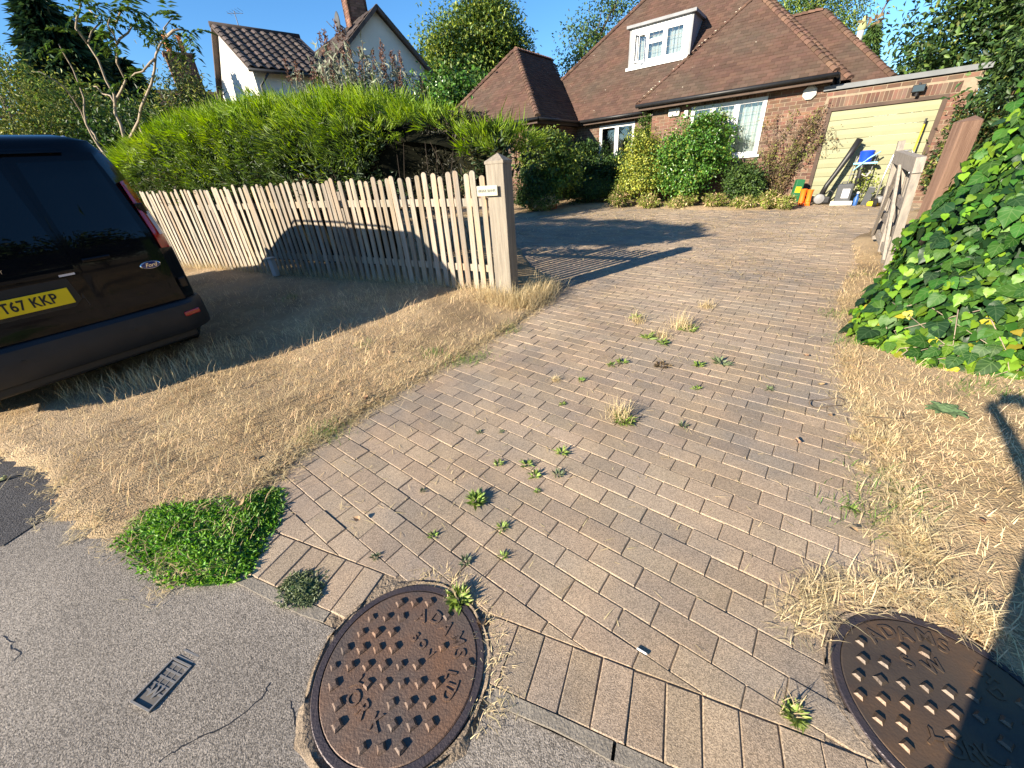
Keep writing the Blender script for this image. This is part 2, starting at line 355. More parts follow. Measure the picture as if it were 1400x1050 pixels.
def terrain():
    xs = np.concatenate([np.linspace(-260, -12, 18), np.arange(-11, -4.5, .16), np.arange(-4.5, 4.0, .07), np.arange(4.0, 10.5, .16), np.linspace(12, 260, 18)])
    ys = np.concatenate([np.linspace(-120, -3, 10), np.arange(-2, 6.5, .07), np.arange(6.5, 17, .2), np.linspace(18, 320, 18)])
    X, Y = np.meshgrid(xs, ys); P = np.stack([X.ravel(), Y.ravel()], 1)
    b = np.zeros(len(P))
    near = (np.abs(P[:, 0]) < 35) & (P[:, 1] > -8) & (P[:, 1] < 45); b[near] = bank(P[near])
    low = np.where(b > .003, 0, -.055)
    far = (np.abs(P[:, 0]) > 12) | (P[:, 1] > 17) | (P[:, 1] < -3)
    low = np.where(far, -.02, low)
    n = lump(P[:, 0], P[:, 1], 2.6)*.014+lump(P[:, 1], P[:, 0], 7)*.010
    Z = gz(P[:, 0], P[:, 1])+b+low+np.where(b > .02, n, 0)
    nx, ny = len(xs), len(ys); i = np.arange(nx*ny).reshape(ny, nx)
    Fc = np.stack([i[:-1, :-1], i[:-1, 1:], i[1:, 1:], i[1:, :-1]], -1).reshape(-1, 4)
    me = arr_mesh('ground', np.stack([P[:, 0], P[:, 1], Z], 1), Fc); me.polygons.foreach_set('use_smooth', [True]*len(Fc))
    return tag(link('ground', me, T['thatch']), kind='structure')
terrain()

def sheet(name, poly, mat, dz, step=.25):
    """flat sheet that follows the slope"""
    bm = bmesh.new(); vs = [bm.verts.new((p[0], p[1], 0)) for p in poly]; bm.faces.new(vs)
    for a in np.arange(-30, 45, 3.0):
        bmesh.ops.bisect_plane(bm, geom=bm.verts[:]+bm.edges[:]+bm.faces[:], plane_co=(0, a, 0), plane_no=(0, 1, 0))
    for v in bm.verts: v.co.z = float(gz(v.co.x, v.co.y))+dz
    bmesh.ops.triangulate(bm, faces=bm.faces[:]); bmesh.ops.recalc_face_normals(bm, faces=bm.faces[:])
    me = bpy.data.meshes.new(name); bm.to_mesh(me); bm.free()
    if me.polygons[0].normal.z < 0: me.flip_normals()
    return tag(link(name, me, mat), kind='structure')
# front line of the paving (inner side of the soldier course), running az -24 deg
LA, LB = np.array([-1.178, 1.335]), np.array([.752, .472]); LD = (LB-LA)/np.linalg.norm(LB-LA); LN = np.array([LD[1], -LD[0]])  # LN towards the road
if LN[1] > 0: LN = -LN
ED = LA+LN*.205                                               # outer side of the soldier course
A_ = ED+LN*.044-LD*12; B_ = ED+LN*.044+LD*12
sheet('footway', [tuple(A_), tuple(B_), tuple(B_+LN*14), tuple(A_+LN*14)][::-1], T['asphalt'], -.012)
sheet('footway_apron', [(-14, 6.9), (-5.2, 3.2), (-3.2, 2.6), (-1.1, 1.55), tuple(ED+LN*.047+LD*.3), (-14, -1.5)][::-1], T['asphalt'], -.0165)
dp = px((0, 746), (80, 694), (85, 640), (0, 600))
sheet('road_patch', [dp[0], dp[1], dp[2], dp[3], (-9, 4.9), (-9, 3.6)], T['asphalt_dark'], -.0075)

drive = empty('driveway'); drive['kind'] = 'structure'
DRIVE = DRIVE_L + [(.62, 5.3), (.42, 6.2), (.2, 9.0), (.25, 12.4)] + px((726, 297), (790, 288), (850, 281), (930, 287), (1000, 288), (1090, 286)) + \
        [(7.75, 10.35), (9.3, 9.1), (8.2, 8.2), (5.6, 6.3), (4.6, 5.0)] + DRIVE_R + [tuple(LB+LD*.25), tuple(LA-LD*.1)]
base = sheet('joint_bed', [(p[0], p[1]) for p in ([tuple(LA-LD*.6+LN*.2), tuple(LB+LD*.9+LN*.2)] + [(2.6, .9), (3.2, 2.9), (4.6, 5), (5.9, 6.2), (9.9, 8.9), (7.9, 10.75), (6.6, 11.7), (4.2, 14.6), (-.4, 13.4), (-.2, 6), (-.9, 3.4), (-2.0, 1.9)])], T['joint'], -.0065)
base.parent = drive; del base['kind']

PV = []                                                  # pavers: (centre, polygon or None, yaw, size)
RA = math.radians(-40.0); ru = np.array([math.cos(RA), math.sin(RA)]); rv = np.array([-ru[1], ru[0]])
O = G(711, 781); PL, PW, J = .2060, .1032, .0028
def clip(poly, a, nrm):                                  # keep the side where (p-a).nrm <= 0
    out = []
    for i in range(len(poly)):
        p, q = np.array(poly[i]), np.array(poly[(i+1) % len(poly)]); dp_, dq = (p-a)@nrm, (q-a)@nrm
        if dp_ <= 0: out.append(tuple(p))
        if dp_*dq < 0: out.append(tuple(p+(q-p)*dp_/(dp_-dq)))
    return out
def area(p): p = np.array(p); x, y = p[:, 0], p[:, 1]; return .5*abs(np.dot(x, np.roll(y, -1))-np.dot(y, np.roll(x, -1)))
MH1, MH2, MR = np.array([-.462, .722]), np.array([1.225, .485]), .292
cents = []
for j in range(-40, 150):
    for i in range(-60, 80):
        c = O+ru*((i+.5*(j % 2))*PL+PL/2)+rv*(j*PW+PW/2)
        cents.append((c[0], c[1]))
C = np.array(cents); ok = poly_dist(C, DRIVE) > -.13
C = C[ok & (((C-LA)@LN) < .12)]
for c in C:
    h = np.array([[-1, -1], [1, -1], [1, 1], [-1, 1]])*np.array([(PL-J)/2, (PW-J)/2])
    q = [tuple(c+ru*a+rv*b) for a, b in h]
    s = [(np.array(p)-LA)@LN for p in q]
    if min(np.linalg.norm(c-MH1), np.linalg.norm(c-MH2)) < MR-.02: continue
    if max(s) > -.003:
        if min(s) > -.012: continue
        q = clip(q, LA-LN*.003, LN)
        if len(q) < 3 or area(q) < .0012: continue
        PV.append((np.mean(q, 0), q, 0))
    else: PV.append((c, None, RA))
ns = int(2.9/PW)
for k in range(ns):                                      # soldier course along the front
    c = LA-LD*.10+LD*(k+.5)*PW+LN*.1035
    if min(np.linalg.norm(c-MH1), np.linalg.norm(c-MH2)) < MR+.03: continue
    PV.append((c, None, math.atan2(LD[1], LD[0])+math.pi/2))
print('pavers', len(PV))
cpx = RW.T @ np.stack([[p[0][0], p[0][1], gz(*p[0])-CAM_H] for p in PV]).T
sx, sy = 700+F_PX*cpx[0]/cpx[2], 525+F_PX*cpx[1]/cpx[2]
vis = (cpx[2] > .1) & (sx > -20) & (sx < 1420) & (sy < 1080) & (sy > 0)
score = np.where(vis, 1/np.maximum(cpx[2], .1), 0); order = np.argsort(-score)
pav_me = []
for k in range(4):
    V, Fc = rect_me(PL-J, PW-J, .05,   .0026+.0005*k); me = bpy.data.meshes.new('paver'); me.from_pydata(V, [], Fc); me.materials.append(T['paver']); pav_me.append(me)
stuff = MB(); tilt = math.atan(SLOPE)
single = set(order[:300].tolist())
for idx, (c, q, yaw) in enumerate(PV):
    z = float(gz(*c))+rng.normal()*.0012
    if q is None:
        if idx in single:
            o = link('paver', pav_me[rng.integers(4)], None, drive)
            o.matrix_world = Matrix.Translation((c[0], c[1], z)) @ Matrix.Rotation(tilt+rng.normal()*.006, 4, 'X') @ Matrix.Rotation(yaw+rng.normal()*.008, 4, 'Z') @ Matrix.Rotation(rng.normal()*.005, 4, 'X')
        else:
            V, Fc = rect_me(PL-J, PW-J, .03, .0025); cs, sn = math.cos(yaw+rng.normal()*.006), math.sin(yaw)
            sn = math.copysign(math.sqrt(max(0, 1-cs*cs)), math.sin(yaw)); tx, ty = rng.normal(size=2)*.005
            stuff.add([(c[0]+p[0]*cs-p[1]*sn, c[1]+p[0]*sn+p[1]*cs, z+p[2]+SLOPE*(p[0]*sn+p[1]*cs)+tx*p[0]+ty*p[1]) for p in V], Fc)
    else:
        cc = np.mean(q, 0); ar = np.array(q)
        if area(ar) > 0 and np.cross(np.append(ar[1]-ar[0], 0), np.append(ar[2]-ar[1], 0))[2] < 0: q = q[::-1]
        fn = lambda x, y, zz: (x-cc[0], y-cc[1], zz+SLOPE*(y-cc[1]))
        m = MB().prism(q, -.03, 0, .003, .003, fn)
        if idx in single:
            o = m.build('paver', T['paver'], drive); o.location = (cc[0], cc[1], z)
        else: stuff.add([(p[0]+cc[0], p[1]+cc[1], p[2]+z) for p in m.v], m.f)
so_ = stuff.build('paver_field', T['paver'], drive); so_['kind'] = 'stuff'

# concrete edging strip, in lengths
for k, (a, b) in enumerate(((-.25, .52), (1.02, 1.62), (1.63, 2.24), (2.25, 2.85))):
    p0, p1 = LA+LD*a+LN*.2085, LA+LD*b+LN*.2085
    m = MB(); nseg = 7; top = []
    for i in range(nseg+1):
        t = i/nseg; p = p0+(p1-p0)*t; w = .042+rng.normal()*.003
        r = p+LN*w; z = float(gz(*p))-.002+rng.normal()*.0012
        top.append((p, r, z))
    V = []; Fc = []
    for (p, r, z) in top: V += [(p[0], p[1], z-.08), (p[0], p[1], z), (r[0], r[1], z-.003), (r[0], r[1], z-.08)]
    for i in range(nseg):
        for q in range(4): A, Bq = i*4+q, i*4+(q+1) % 4; Fc.append((A, Bq, Bq+4, A+4))
    Fc += [(0, 1, 2, 3), (nseg*4+3, nseg*4+2, nseg*4+1, nseg*4)]
    m.add(V, Fc).build('edging_block', T['concrete'], drive)

# ---------------------------------------------------------------- manhole covers
def ring_pts(c, r): return c[0], c[1], float(gz(*c))+.0
def cover(name, label, c, mat, az0, letters, sgap, size):
    e = empty(name, (c[0], c[1], float(gz(*c))+.002), 0, label, 'manhole cover', 'cast iron manhole covers'); e.rotation_euler = (tilt, 0, 0)
    MB().lathe([(.001, .0035), (MR-.030, .0035), (MR-.026, .001), (MR-.0255, -.03)], 64).build('plate', mat, e)
    MB().lathe([(MR-.0235, -.03), (MR-.0235, .004), (MR-.003, .0045), (MR, .002), (MR, -.03)], 72).build('rim', T['iron_rim'], e)
    pos = [(p-np.array(c)) for p, *_ in letters]
    for ch, (p, up, sz) in zip([l[3] for l in letters], [(l[0], l[1], l[2]) for l in letters]):
        me = text_mesh(ch, sz*1.1, .0024, bold=.001); o = link('letter', me, mat, e)
        d = p-np.array(c); o.location = (d[0], d[1], .0048); o.rotation_euler = (0, 0, up-math.pi/2)
    st = MB(); x = .0138
    for j in range(-7, 8):
        for i in range(-7, 8):
            q = np.array([(i+.5*(j % 2)*.7)*sgap, j*sgap*.92])
            q = np.array([q[0]*math.cos(az0)-q[1]*math.sin(az0), q[0]*math.sin(az0)+q[1]*math.cos(az0)])
            if np.linalg.norm(q) > MR-.048: continue
            if pos and min(np.linalg.norm(q-p) for p in pos) < .041: continue
            w = x*rng.uniform(.85, 1.08); h = .0098*rng.uniform(.75, 1.1)
            ob = MB().prism([(-w, -w), (w, -w), (w, w), (-w, w)], -.004, h, .006, .007)
            o = ob.build('stud', mat, e); o.location = (q[0], q[1], .0035); o.rotation_euler = (0, 0, az0+math.radians(38)+rng.normal()*.1)
    return e
def let(s, pts, c, mode, sz):
    out = []
    for ch, p in zip(s, pts):
        w = G(*p); d = w-np.array(c); a = math.atan2(d[1], d[0]); out.append((w, a if mode > 0 else a+math.pi, sz, ch))
    return out
L1 = let('ADAMS', [(577, 844), (596, 847), (610, 860), (625, 876), (627, 895)], MH1, 1, .056)
L1 += let('LTD', [(616, 924), (618, 938), (611, 951)], MH1, 1, .046)
L1 += let('YORK', [(486, 936), (483, 957), (496, 972), (514, 990)], MH1, -1, .056)
for ch, p in zip('SOV', [(568, 873), (577, 883), (587, 898)]): L1.append((G(*p), math.radians(60), .036, ch))
cover('manhole_cover', 'rusty round iron manhole cover between asphalt and paving, whole circle in sunlight', MH1, T['iron'], math.radians(-3), L1, .059, .03)
L2 = let('ADAMS', [(1194, 871), (1213, 866), (1234, 870), (1263, 873), (1288, 886)], MH2, 1, .056)
L2 += let('LTD', [(1337, 917), (1352, 932), (1362, 950)], MH2, 1, .046)
L2 += let('YORK', [(1273, 1012), (1304, 1026), (1330, 1032), (1350, 1034)], MH2, -1, .056)
for ch, p in zip('SW', [(1240, 907), (1276, 914)]): L2.append((G(*p), math.radians(95), .05, ch))
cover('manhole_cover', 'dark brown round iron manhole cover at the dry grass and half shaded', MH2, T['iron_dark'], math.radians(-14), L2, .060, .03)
def collar(c, r1, name, label):
    m = MB(); n = 64; V = []; Fc = []
    for k in range(n):
        a = 2*math.pi*k/n; rr = r1*(1+.05*math.sin(3*a+c[0]*9)+.03*math.sin(7*a+1)+.02*rng.normal())
        for r, dz in ((MR+.0015, -.004), (MR+.02, .0035), ((MR+rr)/2, .0025+.001*rng.normal()), (rr, -.012)):
            x, y = c[0]+r*math.cos(a), c[1]+r*math.sin(a); V.append((x, y, float(gz(x, y))+dz))
    for k in range(n):
        b, d = k*4, ((k+1) % n)*4
        for q in range(3): Fc.append((b+q, d+q, d+q+1, b+q+1)[::-1])
    o = m.add(V, Fc).build(name, T['mortar'], None, True)
    if o.data.polygons[0].normal.z < 0: o.data.flip_normals()
    return tag(o, kind='structure')
collar(MH1, MR+.03, 'mortar_bed', ''); collar(MH2, MR+.035, 'mortar_bed', '')
# stop tap cover lettered W
gq = [G(178, 958), G(199, 973), G(262, 911), G(237, 896)]; gc = np.mean(gq, 0); gd = gq[3]-gq[0]; ga = math.atan2(gd[1], gd[0]); gl = np.linalg.norm(gd); gw = .095
T['tap'] = pmat('worn_iron', (.30, .28, .25), (.2, .185, .165), rough=.5, metal=.5)
wc = empty('stop_tap_cover', (gc[0], gc[1], float(gz(*gc))-.0185), ga, 'small rectangular ribbed iron stop tap cover lettered W in asphalt', 'cover'); wc.rotation_euler = (tilt, 0, ga)
MB().box((0, 0, .0), (gl-.012, gw-.012, .018)).build('plate', pmat('tap_plate', (.16, .145, .125), (.11, .10, .09), rough=.6, metal=.3), wc)
fr = MB()
for s in (-1, 1): fr.box((0, s*(gw/2-.003), .004), (gl, .006, .022)); fr.box((s*(gl/2-.003), 0, .004), (.006, gw-.012, .022))
fr.build('frame', T['tap'], wc)
for k in range(7): MB().box((-gl/2+.045+k*.0215, 0, .0078), (.006, gw-.016, .006)).build('rib', T['tap'], wc)
for s in (-.014, .014): MB().box((.02, s, .0080), (gl-.07, .004, .005)).build('bar', T['tap'], wc)
o = link('letter', text_mesh('W', .045, .003, bold=.001), T['tap'], wc); o.location = (-.028, 0, .0105); o.rotation_euler = (0, 0, -math.pi/2)

# worn seam in the asphalt
fw = bpy.data.objects['footway']
for pts in ([(215, 1040), (262, 1010), (318, 985), (358, 950), (372, 925)], [(0, 868), (14, 880), (26, 892), (12, 905)], [(395, 960), (405, 985), (420, 1020)]):
    P_ = [G(*p) for p in pts]; m = MB(); V = []; Fc = []; P2 = []
    for a, b in zip(P_[:-1], P_[1:]): P2 += [a+(b-a)*t+rng.normal(size=2)*.004 for t in np.linspace(0, 1, 7)[:-1]]
    for i, p in enumerate(P2):
        d = P2[min(i+1, len(P2)-1)]-P2[max(i-1, 0)]; d = d/np.linalg.norm(d); n_ = np.array([-d[1], d[0]])*(.0012+.0014*rng.random()); z = float(gz(*p))-.0112
        V += [(p[0]-n_[0], p[1]-n_[1], z), (p[0]+n_[0], p[1]+n_[1], z)]
    Fc = [(2*i, 2*i+2, 2*i+3, 2*i+1) for i in range(len(P2)-1)]; m.add(V, Fc).build('crack', T['black_pl'], fw)

def fill(c):                                             # sand packed under the cut pavers round a cover
    V = []; Fc = []; n = 48
    for k in range(n):
        a = 2*math.pi*k/n
        for r in (MR+.004, MR+.07, MR+.14):
            p = np.array(c)+np.array([math.cos(a), math.sin(a)])*r; V.append((p[0], p[1], float(gz(*p))+(-.0052 if (p-LA)@LN < .235 else -.03)))
    for k in range(n):
        b, d = k*3, ((k+1) % n)*3; Fc += [(b+1, d+1, d, b), (b+2, d+2, d+1, b+1)]
    o = MB().add(V, Fc).build('packed_sand', T['mortar'], drive)
    if o.data.polygons[0].normal.z < 0: o.data.flip_normals()
fill(MH1); fill(MH2)

# ================================================================ PICKET FENCE, GATE POST, SIGN
faz = math.atan2(FD[1], FD[0])
fence = empty('picket_fence', (F0[0], F0[1], 0), faz, 'long weathered picket fence with round topped slats beside the grass verge', 'fence')
def fpt(t, off=0.0): return F0+FD*t+FN*off
# picket: local x along fence, -? toward road = +y after rotation check
sgn = 1.0 if (np.array([-math.sin(faz), math.cos(faz)])@FN) > 0 else -1.0     # local y sign of the road side
def picket_me(w, h, th):
    prof = [(-w/2, 0), (w/2, 0), (w/2, h-w*.42)]+[(w/2*math.cos(a), h-w*.42+w*.42*math.sin(a)) for a in np.linspace(.35, math.pi-.35, 5)]+[(-w/2, h-w*.42)]
    k = len(prof); V = [(x, -th/2, z) for x, z in prof]+[(x, th/2, z) for x, z in prof]
    Fc = [tuple(range(k)), tuple(range(2*k-1, k-1, -1))]+[(i, i+k, (i+1) % k+k, (i+1) % k) for i in range(k)]
    me = bpy.data.meshes.new('picket'); me.from_pydata(V, [], Fc); me.materials.append(T['fence']); return me
pk = [picket_me(w, h, .016) for w, h in ((.064, 1.27), (.067, 1.29), (.061, 1.26), (.065, 1.30))]
t = -.02; i = 0
while t < 11.5:
    z = surf(*fpt(t)); o = link('picket', pk[rng.integers(4)], None, fence)
    o.location = (t, sgn*.022, z-.03+rng.normal()*.006); o.rotation_euler = (rng.normal()*.008, rng.normal()*.012, rng.normal()*.02)
    t += .1085+rng.normal()*.003
for hz in (.27, .98):
    for a in np.arange(-.1, 11.4, 2.4):
        b = min(a+2.4, 11.5); m = MB(); za, zb = surf(*fpt(a))+hz, surf(*fpt(b))+hz; y0, y1 = -sgn*.022, sgn*.0105
        lo, hi = min(y0, y1), max(y0, y1)
        m.hexa([(a, lo, za-.04), (b-.004, lo, zb-.04), (b-.004, hi, zb-.04), (a, hi, za-.04), (a, lo, za+.04), (b-.004, lo, zb+.04), (b-.004, hi, zb+.04), (a, hi, za+.04)])
        m.build('rail', T['fence'], fence)
for a in np.arange(2.2, 11.6, 2.4):
    z = surf(*fpt(a)); MB().box((a, -sgn*.075, z+.52), (.1, .1, 1.2), 0, .006).build('post', T['greywood'], fence)
pp_ = fpt(-.20, -.02); pz = surf(*pp_)-.06
post = empty('gate_post', (pp_[0], pp_[1], pz), faz, 'thick square weathered oak gate post with pyramid top at the fence end', 'post')
MB().box((0, 0, .71), (.205, .205, 1.42), 0, .008).build('shaft', T['postwood'], post)
cp = MB(); cp.add([(-.108, -.108, 1.40), (.108, -.108, 1.40), (.108, .108, 1.40), (-.108, .108, 1.40), (-.108, -.108, 1.425), (.108, -.108, 1.425), (.108, .108, 1.425), (-.108, .108, 1.425), (0, 0, 1.497)],
       [(3, 2, 1, 0), (0, 1, 5, 4), (1, 2, 6, 5), (2, 3, 7, 6), (3, 0, 4, 7), (4, 5, 8), (5, 6, 8), (6, 7, 8), (7, 4, 8)]); cp.build('cap', T['postwood'], post)
# house sign screwed to the post
spt = fpt(-.115, .116)
sign = empty('house_sign', (spt[0], spt[1], pz+1.16), faz+math.pi if sgn > 0 else faz, 'small white house name sign lettered BRIAR BANK on gate post', 'sign')
MB().box((0, 0, 0), (.245, .012, .098), 0, .003).build('board', simple('sign_board', (.40, .39, .30), .6), sign)
o = link('lettering', text_mesh('·BRIAR BANK·', .036, .0008, bold=.0004), pmat('sign_letter', (.10, .11, .095), (.08, .09, .075), rough=.7), sign)
o.rotation_euler = (math.pi/2, 0, 0); o.location = (0, -.0075, 0)
# small grey marker at the foot of the fence
mp = fpt(3.78, .14); mk_ = empty('utility_marker', (mp[0], mp[1], surf(*mp)), faz, 'small grey utility marker box standing at the foot of the picket fence', 'marker')
MB().box((0, 0, .12), (.10, .07, .26), 0, .01).build('body', simple('marker_grey', (.42, .45, .45)), mk_)
MB().box((0, 0, .262), (.125, .095, .035), 0, .012).build('lid', simple('marker_lid', (.33, .36, .35)), mk_)

# ================================================================ HEDGE
hedge = empty('conifer_hedge', (F0[0], F0[1], 0), 0, 'tall bright green conifer hedge with ragged tips behind the picket fence', 'hedge')
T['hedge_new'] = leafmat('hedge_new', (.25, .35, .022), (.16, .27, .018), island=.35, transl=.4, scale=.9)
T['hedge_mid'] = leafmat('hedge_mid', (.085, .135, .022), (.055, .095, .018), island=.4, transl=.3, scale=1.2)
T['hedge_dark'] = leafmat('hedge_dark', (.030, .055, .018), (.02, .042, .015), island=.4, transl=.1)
T['hollow'] = leafmat('hollow_twig', (.030, .026, .016), (.018, .022, .010), island=.5, transl=.05)  # leaf colour near black, to carry the shade of the hollow
T['hedge_core_shade'] = pmat('hedge_core_shade', (.012, .012, .008), (.008, .009, .006), rough=1.0, spec=.02)  # shade of the hedge interior put into the colour
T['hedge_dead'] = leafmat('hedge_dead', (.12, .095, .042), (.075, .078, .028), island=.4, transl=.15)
HT = np.array([.0, .25, .55, 1.15, 1.8, 2.7, 3.9, 5.6, 7.7, 9.0, 12.0, 14.0]); HZ = np.array([1.95, 2.12, 2.2, 2.38, 2.54, 2.62, 2.70, 2.70, 2.45, 2.3, 2.2, 2.1])
OFF0, OFF1 = -.10, -1.45                                  # hedge lies between these offsets behind the fence
def hollow(t, z): return ((t-1.05)/.62)**2+((z-1.72)/.36)**2 < 1
def hedge_pts(n, top):
    t = rng.uniform(.0, 14, n); h = np.interp(t, HT, HZ)+.06*lump(t*2.2, t*0, 1.5)+.05*lump(t*5, t*0, 1.5)
    if top: 
        u_ = rng.uniform(0, 1, n); ang = u_*math.pi; o = (OFF0+OFF1)/2+np.cos(ang)*.62; z = h-.36*(1-np.sin(ang)**.6)-rng.uniform(0, .12, n)
    else:
        front = rng.random(n) < .8; o = np.where(front, OFF0+.1*lump(t*3, t*0+1, 2)-rng.uniform(0, .28, n), OFF1+rng.uniform(0, .2, n)); z = rng.uniform(0, 1, n)**.8; z = 1.34+.13*lump(t*1.4, t*0, 2.1)+z*(h-.22-1.34)
        o = o-.30*sm((z-(h-.55))/.55)
    end = sm((1.0-t)/.8); o = np.minimum(o-.25*end, -.35*end-.05); z = np.where(z < 1.5+.25*end, z+.25*end, z)
    P = F0+FD*t[:, None]+FN*o[:, None]; return t, np.stack([P[:, 0], P[:, 1], z], 1), o
T['bark_dk'] = simple('dark_bark', (.05, .038, .028), .95)
rng_cells = rng.normal(size=(997, 3))*np.array([1, 1, .6])
def spray(n, top, L, W, lean, mat, nm, filt=None):
    t, P, o = hedge_pts(n, top)
    k = ~hollow(t, P[:, 2]) | (o < -1.0)
    if filt is not None: k &= filt(t, P[:, 2])
    P = P[k]; o = o[k]; n = len(P); out = np.where(o > -.75, 1, -1)[:, None]*np.append(FN, 0)
    cell = (np.floor(t[k]*7+.7*np.sin(P[:, 2]*9)).astype(int)*31+np.floor(P[:, 2]*8).astype(int)*17+np.floor(o*6).astype(int)*7) % 997; cv = rng_cells[cell]
    A = unit(np.array([0, 0, 1.0])*lean+out*rng.uniform(.1, .9, (n, 1))+cv*.75+rng.normal(size=(n, 3))*.35); P = P+cv*.05
    c = Cloud(); c.add(*leaves(P, A, rand_unit(n), rng.uniform(*L, n), rng.uniform(*W, n), .1, .05)); return c.build(nm, mat, hedge)
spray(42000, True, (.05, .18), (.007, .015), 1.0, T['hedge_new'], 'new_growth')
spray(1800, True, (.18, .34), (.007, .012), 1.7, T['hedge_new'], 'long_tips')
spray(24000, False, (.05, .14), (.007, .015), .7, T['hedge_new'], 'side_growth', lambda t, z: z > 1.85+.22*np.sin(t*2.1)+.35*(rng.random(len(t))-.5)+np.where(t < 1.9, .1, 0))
spray(46000, False, (.05, .14), (.008, .02), .5, T['hedge_mid'], 'foliage', lambda t, z: z > 1.44+.15*rng.random(len(t))+.42*sm((4.6-t)/2.6)*(.6+.4*np.sin(t*5)))  # kept off the low front so dark leaves paint the underside shade
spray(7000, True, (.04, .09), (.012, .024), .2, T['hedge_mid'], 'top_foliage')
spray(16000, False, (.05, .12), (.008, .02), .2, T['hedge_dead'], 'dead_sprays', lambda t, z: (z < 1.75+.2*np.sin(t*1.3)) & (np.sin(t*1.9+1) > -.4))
# interior shade painted as a near-black lumpy core set back from the front
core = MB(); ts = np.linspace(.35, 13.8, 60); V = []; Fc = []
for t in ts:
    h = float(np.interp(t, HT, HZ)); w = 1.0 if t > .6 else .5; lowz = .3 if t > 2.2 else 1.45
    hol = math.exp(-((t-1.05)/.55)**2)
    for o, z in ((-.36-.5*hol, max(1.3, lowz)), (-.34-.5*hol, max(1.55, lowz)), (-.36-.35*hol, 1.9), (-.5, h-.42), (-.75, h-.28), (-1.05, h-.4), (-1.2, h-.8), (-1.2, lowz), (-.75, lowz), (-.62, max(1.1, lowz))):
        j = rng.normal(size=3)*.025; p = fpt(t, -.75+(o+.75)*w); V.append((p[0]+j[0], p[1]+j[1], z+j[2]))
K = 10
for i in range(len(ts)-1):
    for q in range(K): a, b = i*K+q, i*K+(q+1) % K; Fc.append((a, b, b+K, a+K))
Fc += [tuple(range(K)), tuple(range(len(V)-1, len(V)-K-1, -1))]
core.add(V, Fc).build('shade_core', T['hedge_core_shade'], hedge)
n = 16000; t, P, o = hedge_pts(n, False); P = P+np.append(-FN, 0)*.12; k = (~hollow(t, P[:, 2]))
cl = Cloud(); P = P[k]; cl.add(*leaves(P, rand_unit(len(P))+np.array([0, 0, .3]), rand_unit(len(P)), rng.uniform(.08, .16, len(P)), rng.uniform(.02, .04, len(P)))); cl.build('shaded_foliage', T['hedge_dark'], hedge)  # dark leaf colour stands in for shade inside and under the hedge
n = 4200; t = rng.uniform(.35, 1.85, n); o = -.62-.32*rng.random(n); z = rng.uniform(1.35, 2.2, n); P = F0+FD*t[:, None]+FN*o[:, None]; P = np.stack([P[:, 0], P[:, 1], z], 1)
cl = Cloud(); cl.add(*leaves(P, rand_unit(n)+np.array([0, 0, -.2]), rand_unit(n), rng.uniform(.05, .13, n), rng.uniform(.008, .02, n))); cl.build('hollow_shade_leaves', T['hollow'], hedge)  # leaves over the core, hollow's shade painted into their colour
for k in range(18):                                      # bare stems seen in the hollow and under the foliage
    t = rng.uniform(.4, 9) if k > 4 else rng.uniform(.6, 1.5); a = fpt(t, -.55-rng.uniform(0, .3)); p = [np.array([a[0], a[1], .25])]
    for s in range(5):
        d = rng.normal(size=2)*.13; p.append(p[-1]+np.array([d[0]+FN[0]*.05, d[1]+FN[1]*.05, .27+.12*rng.random()]))
    MB().tube(p, [.010, .008, .006, .005, .004, .002], 5).build('stem', T['bark_dk'], hedge, True)

for ch in [x for x in bpy.data.objects if x.parent == hedge]: ch.matrix_parent_inverse = Matrix.Translation(hedge.location).inverted()

# ================================================================ VAN
VW = .912
vth = math.radians(-36); ve = np.array([-math.sin(vth), math.cos(vth)]); vc = np.array([-2.81, 3.70])-ve*VW
van = empty('parked_van', (vc[0], vc[1], .085), math.atan2(ve[1], ve[0]), 'black parked van with yellow number plate, seen from behind on the verge', 'van')
van.scale = (1, 1, 1.035)
van.rotation_euler = (0, math.radians(-1.8), math.atan2(ve[1], ve[0]))
T['paint'] = pmat('black_car_paint', (.0045, .005, .007), (.004, .0045, .006), rough=.12, spec=.15, coat=.22)
T['tint'] = glassmat('tinted_glass', (.003, .0035, .0045), .02); T['tint'].node_tree.nodes['Principled BSDF'].inputs['Specular IOR Level'].default_value = .38
T['bumper'] = pmat('textured_bumper', (.019, .021, .026), (.015, .017, .021), rough=.5, bump=.08, bscale=400, spec=.4)
T['lamp_red'] = pmat('lamp_red', (.42, .008, .010), (.36, .006, .008), rough=.15, coat=1.0)
T['lamp_white'] = pmat('lamp_white', (.62, .60, .62), (.55, .53, .56), rough=.15, coat=1.0)
T['lamp_amber'] = pmat('lamp_amber', (.45, .10, .012), (.40, .08, .01), rough=.15, coat=1.0)
T['chrome'] = pmat('chrome', (.75, .75, .76), (.7, .7, .71), rough=.12, metal=1.0)
T['tyre'] = pmat('tyre_rubber', (.02, .02, .02), (.015, .015, .015), rough=.85)
T['plate_y'] = pmat('plate_yellow', (.80, .58, .015), (.76, .55, .013), rough=.35)
def halfw(z):                                             # body half width at height z
    return float(np.interp(z, [.2, .34, .6, .95, 1.15, 1.4, 1.6, 1.72, 1.79, 1.835], [.80, .875, .905, .912, .91, .882, .852, .815, .755, .58]))
def rear_y(x, z):                                         # where the tail lies, bowed and leaning
    w = halfw(min(z, 1.74)); q = min(abs(x)/w, 1.0)
    return float(np.interp(z, [.2, .5, .95, 1.1, 1.7, 1.80, 1.84], [.10, .06, .055, .065, .22, .28, .40]))+.035*q**2+.11*max(0, (q-.86)/.14)**2
zs = [.22, .34, .48, .6, .78, .95, 1.05, 1.15, 1.28, 1.4, 1.5, 1.6, 1.67, 1.72, 1.76, 1.79, 1.815, 1.835]
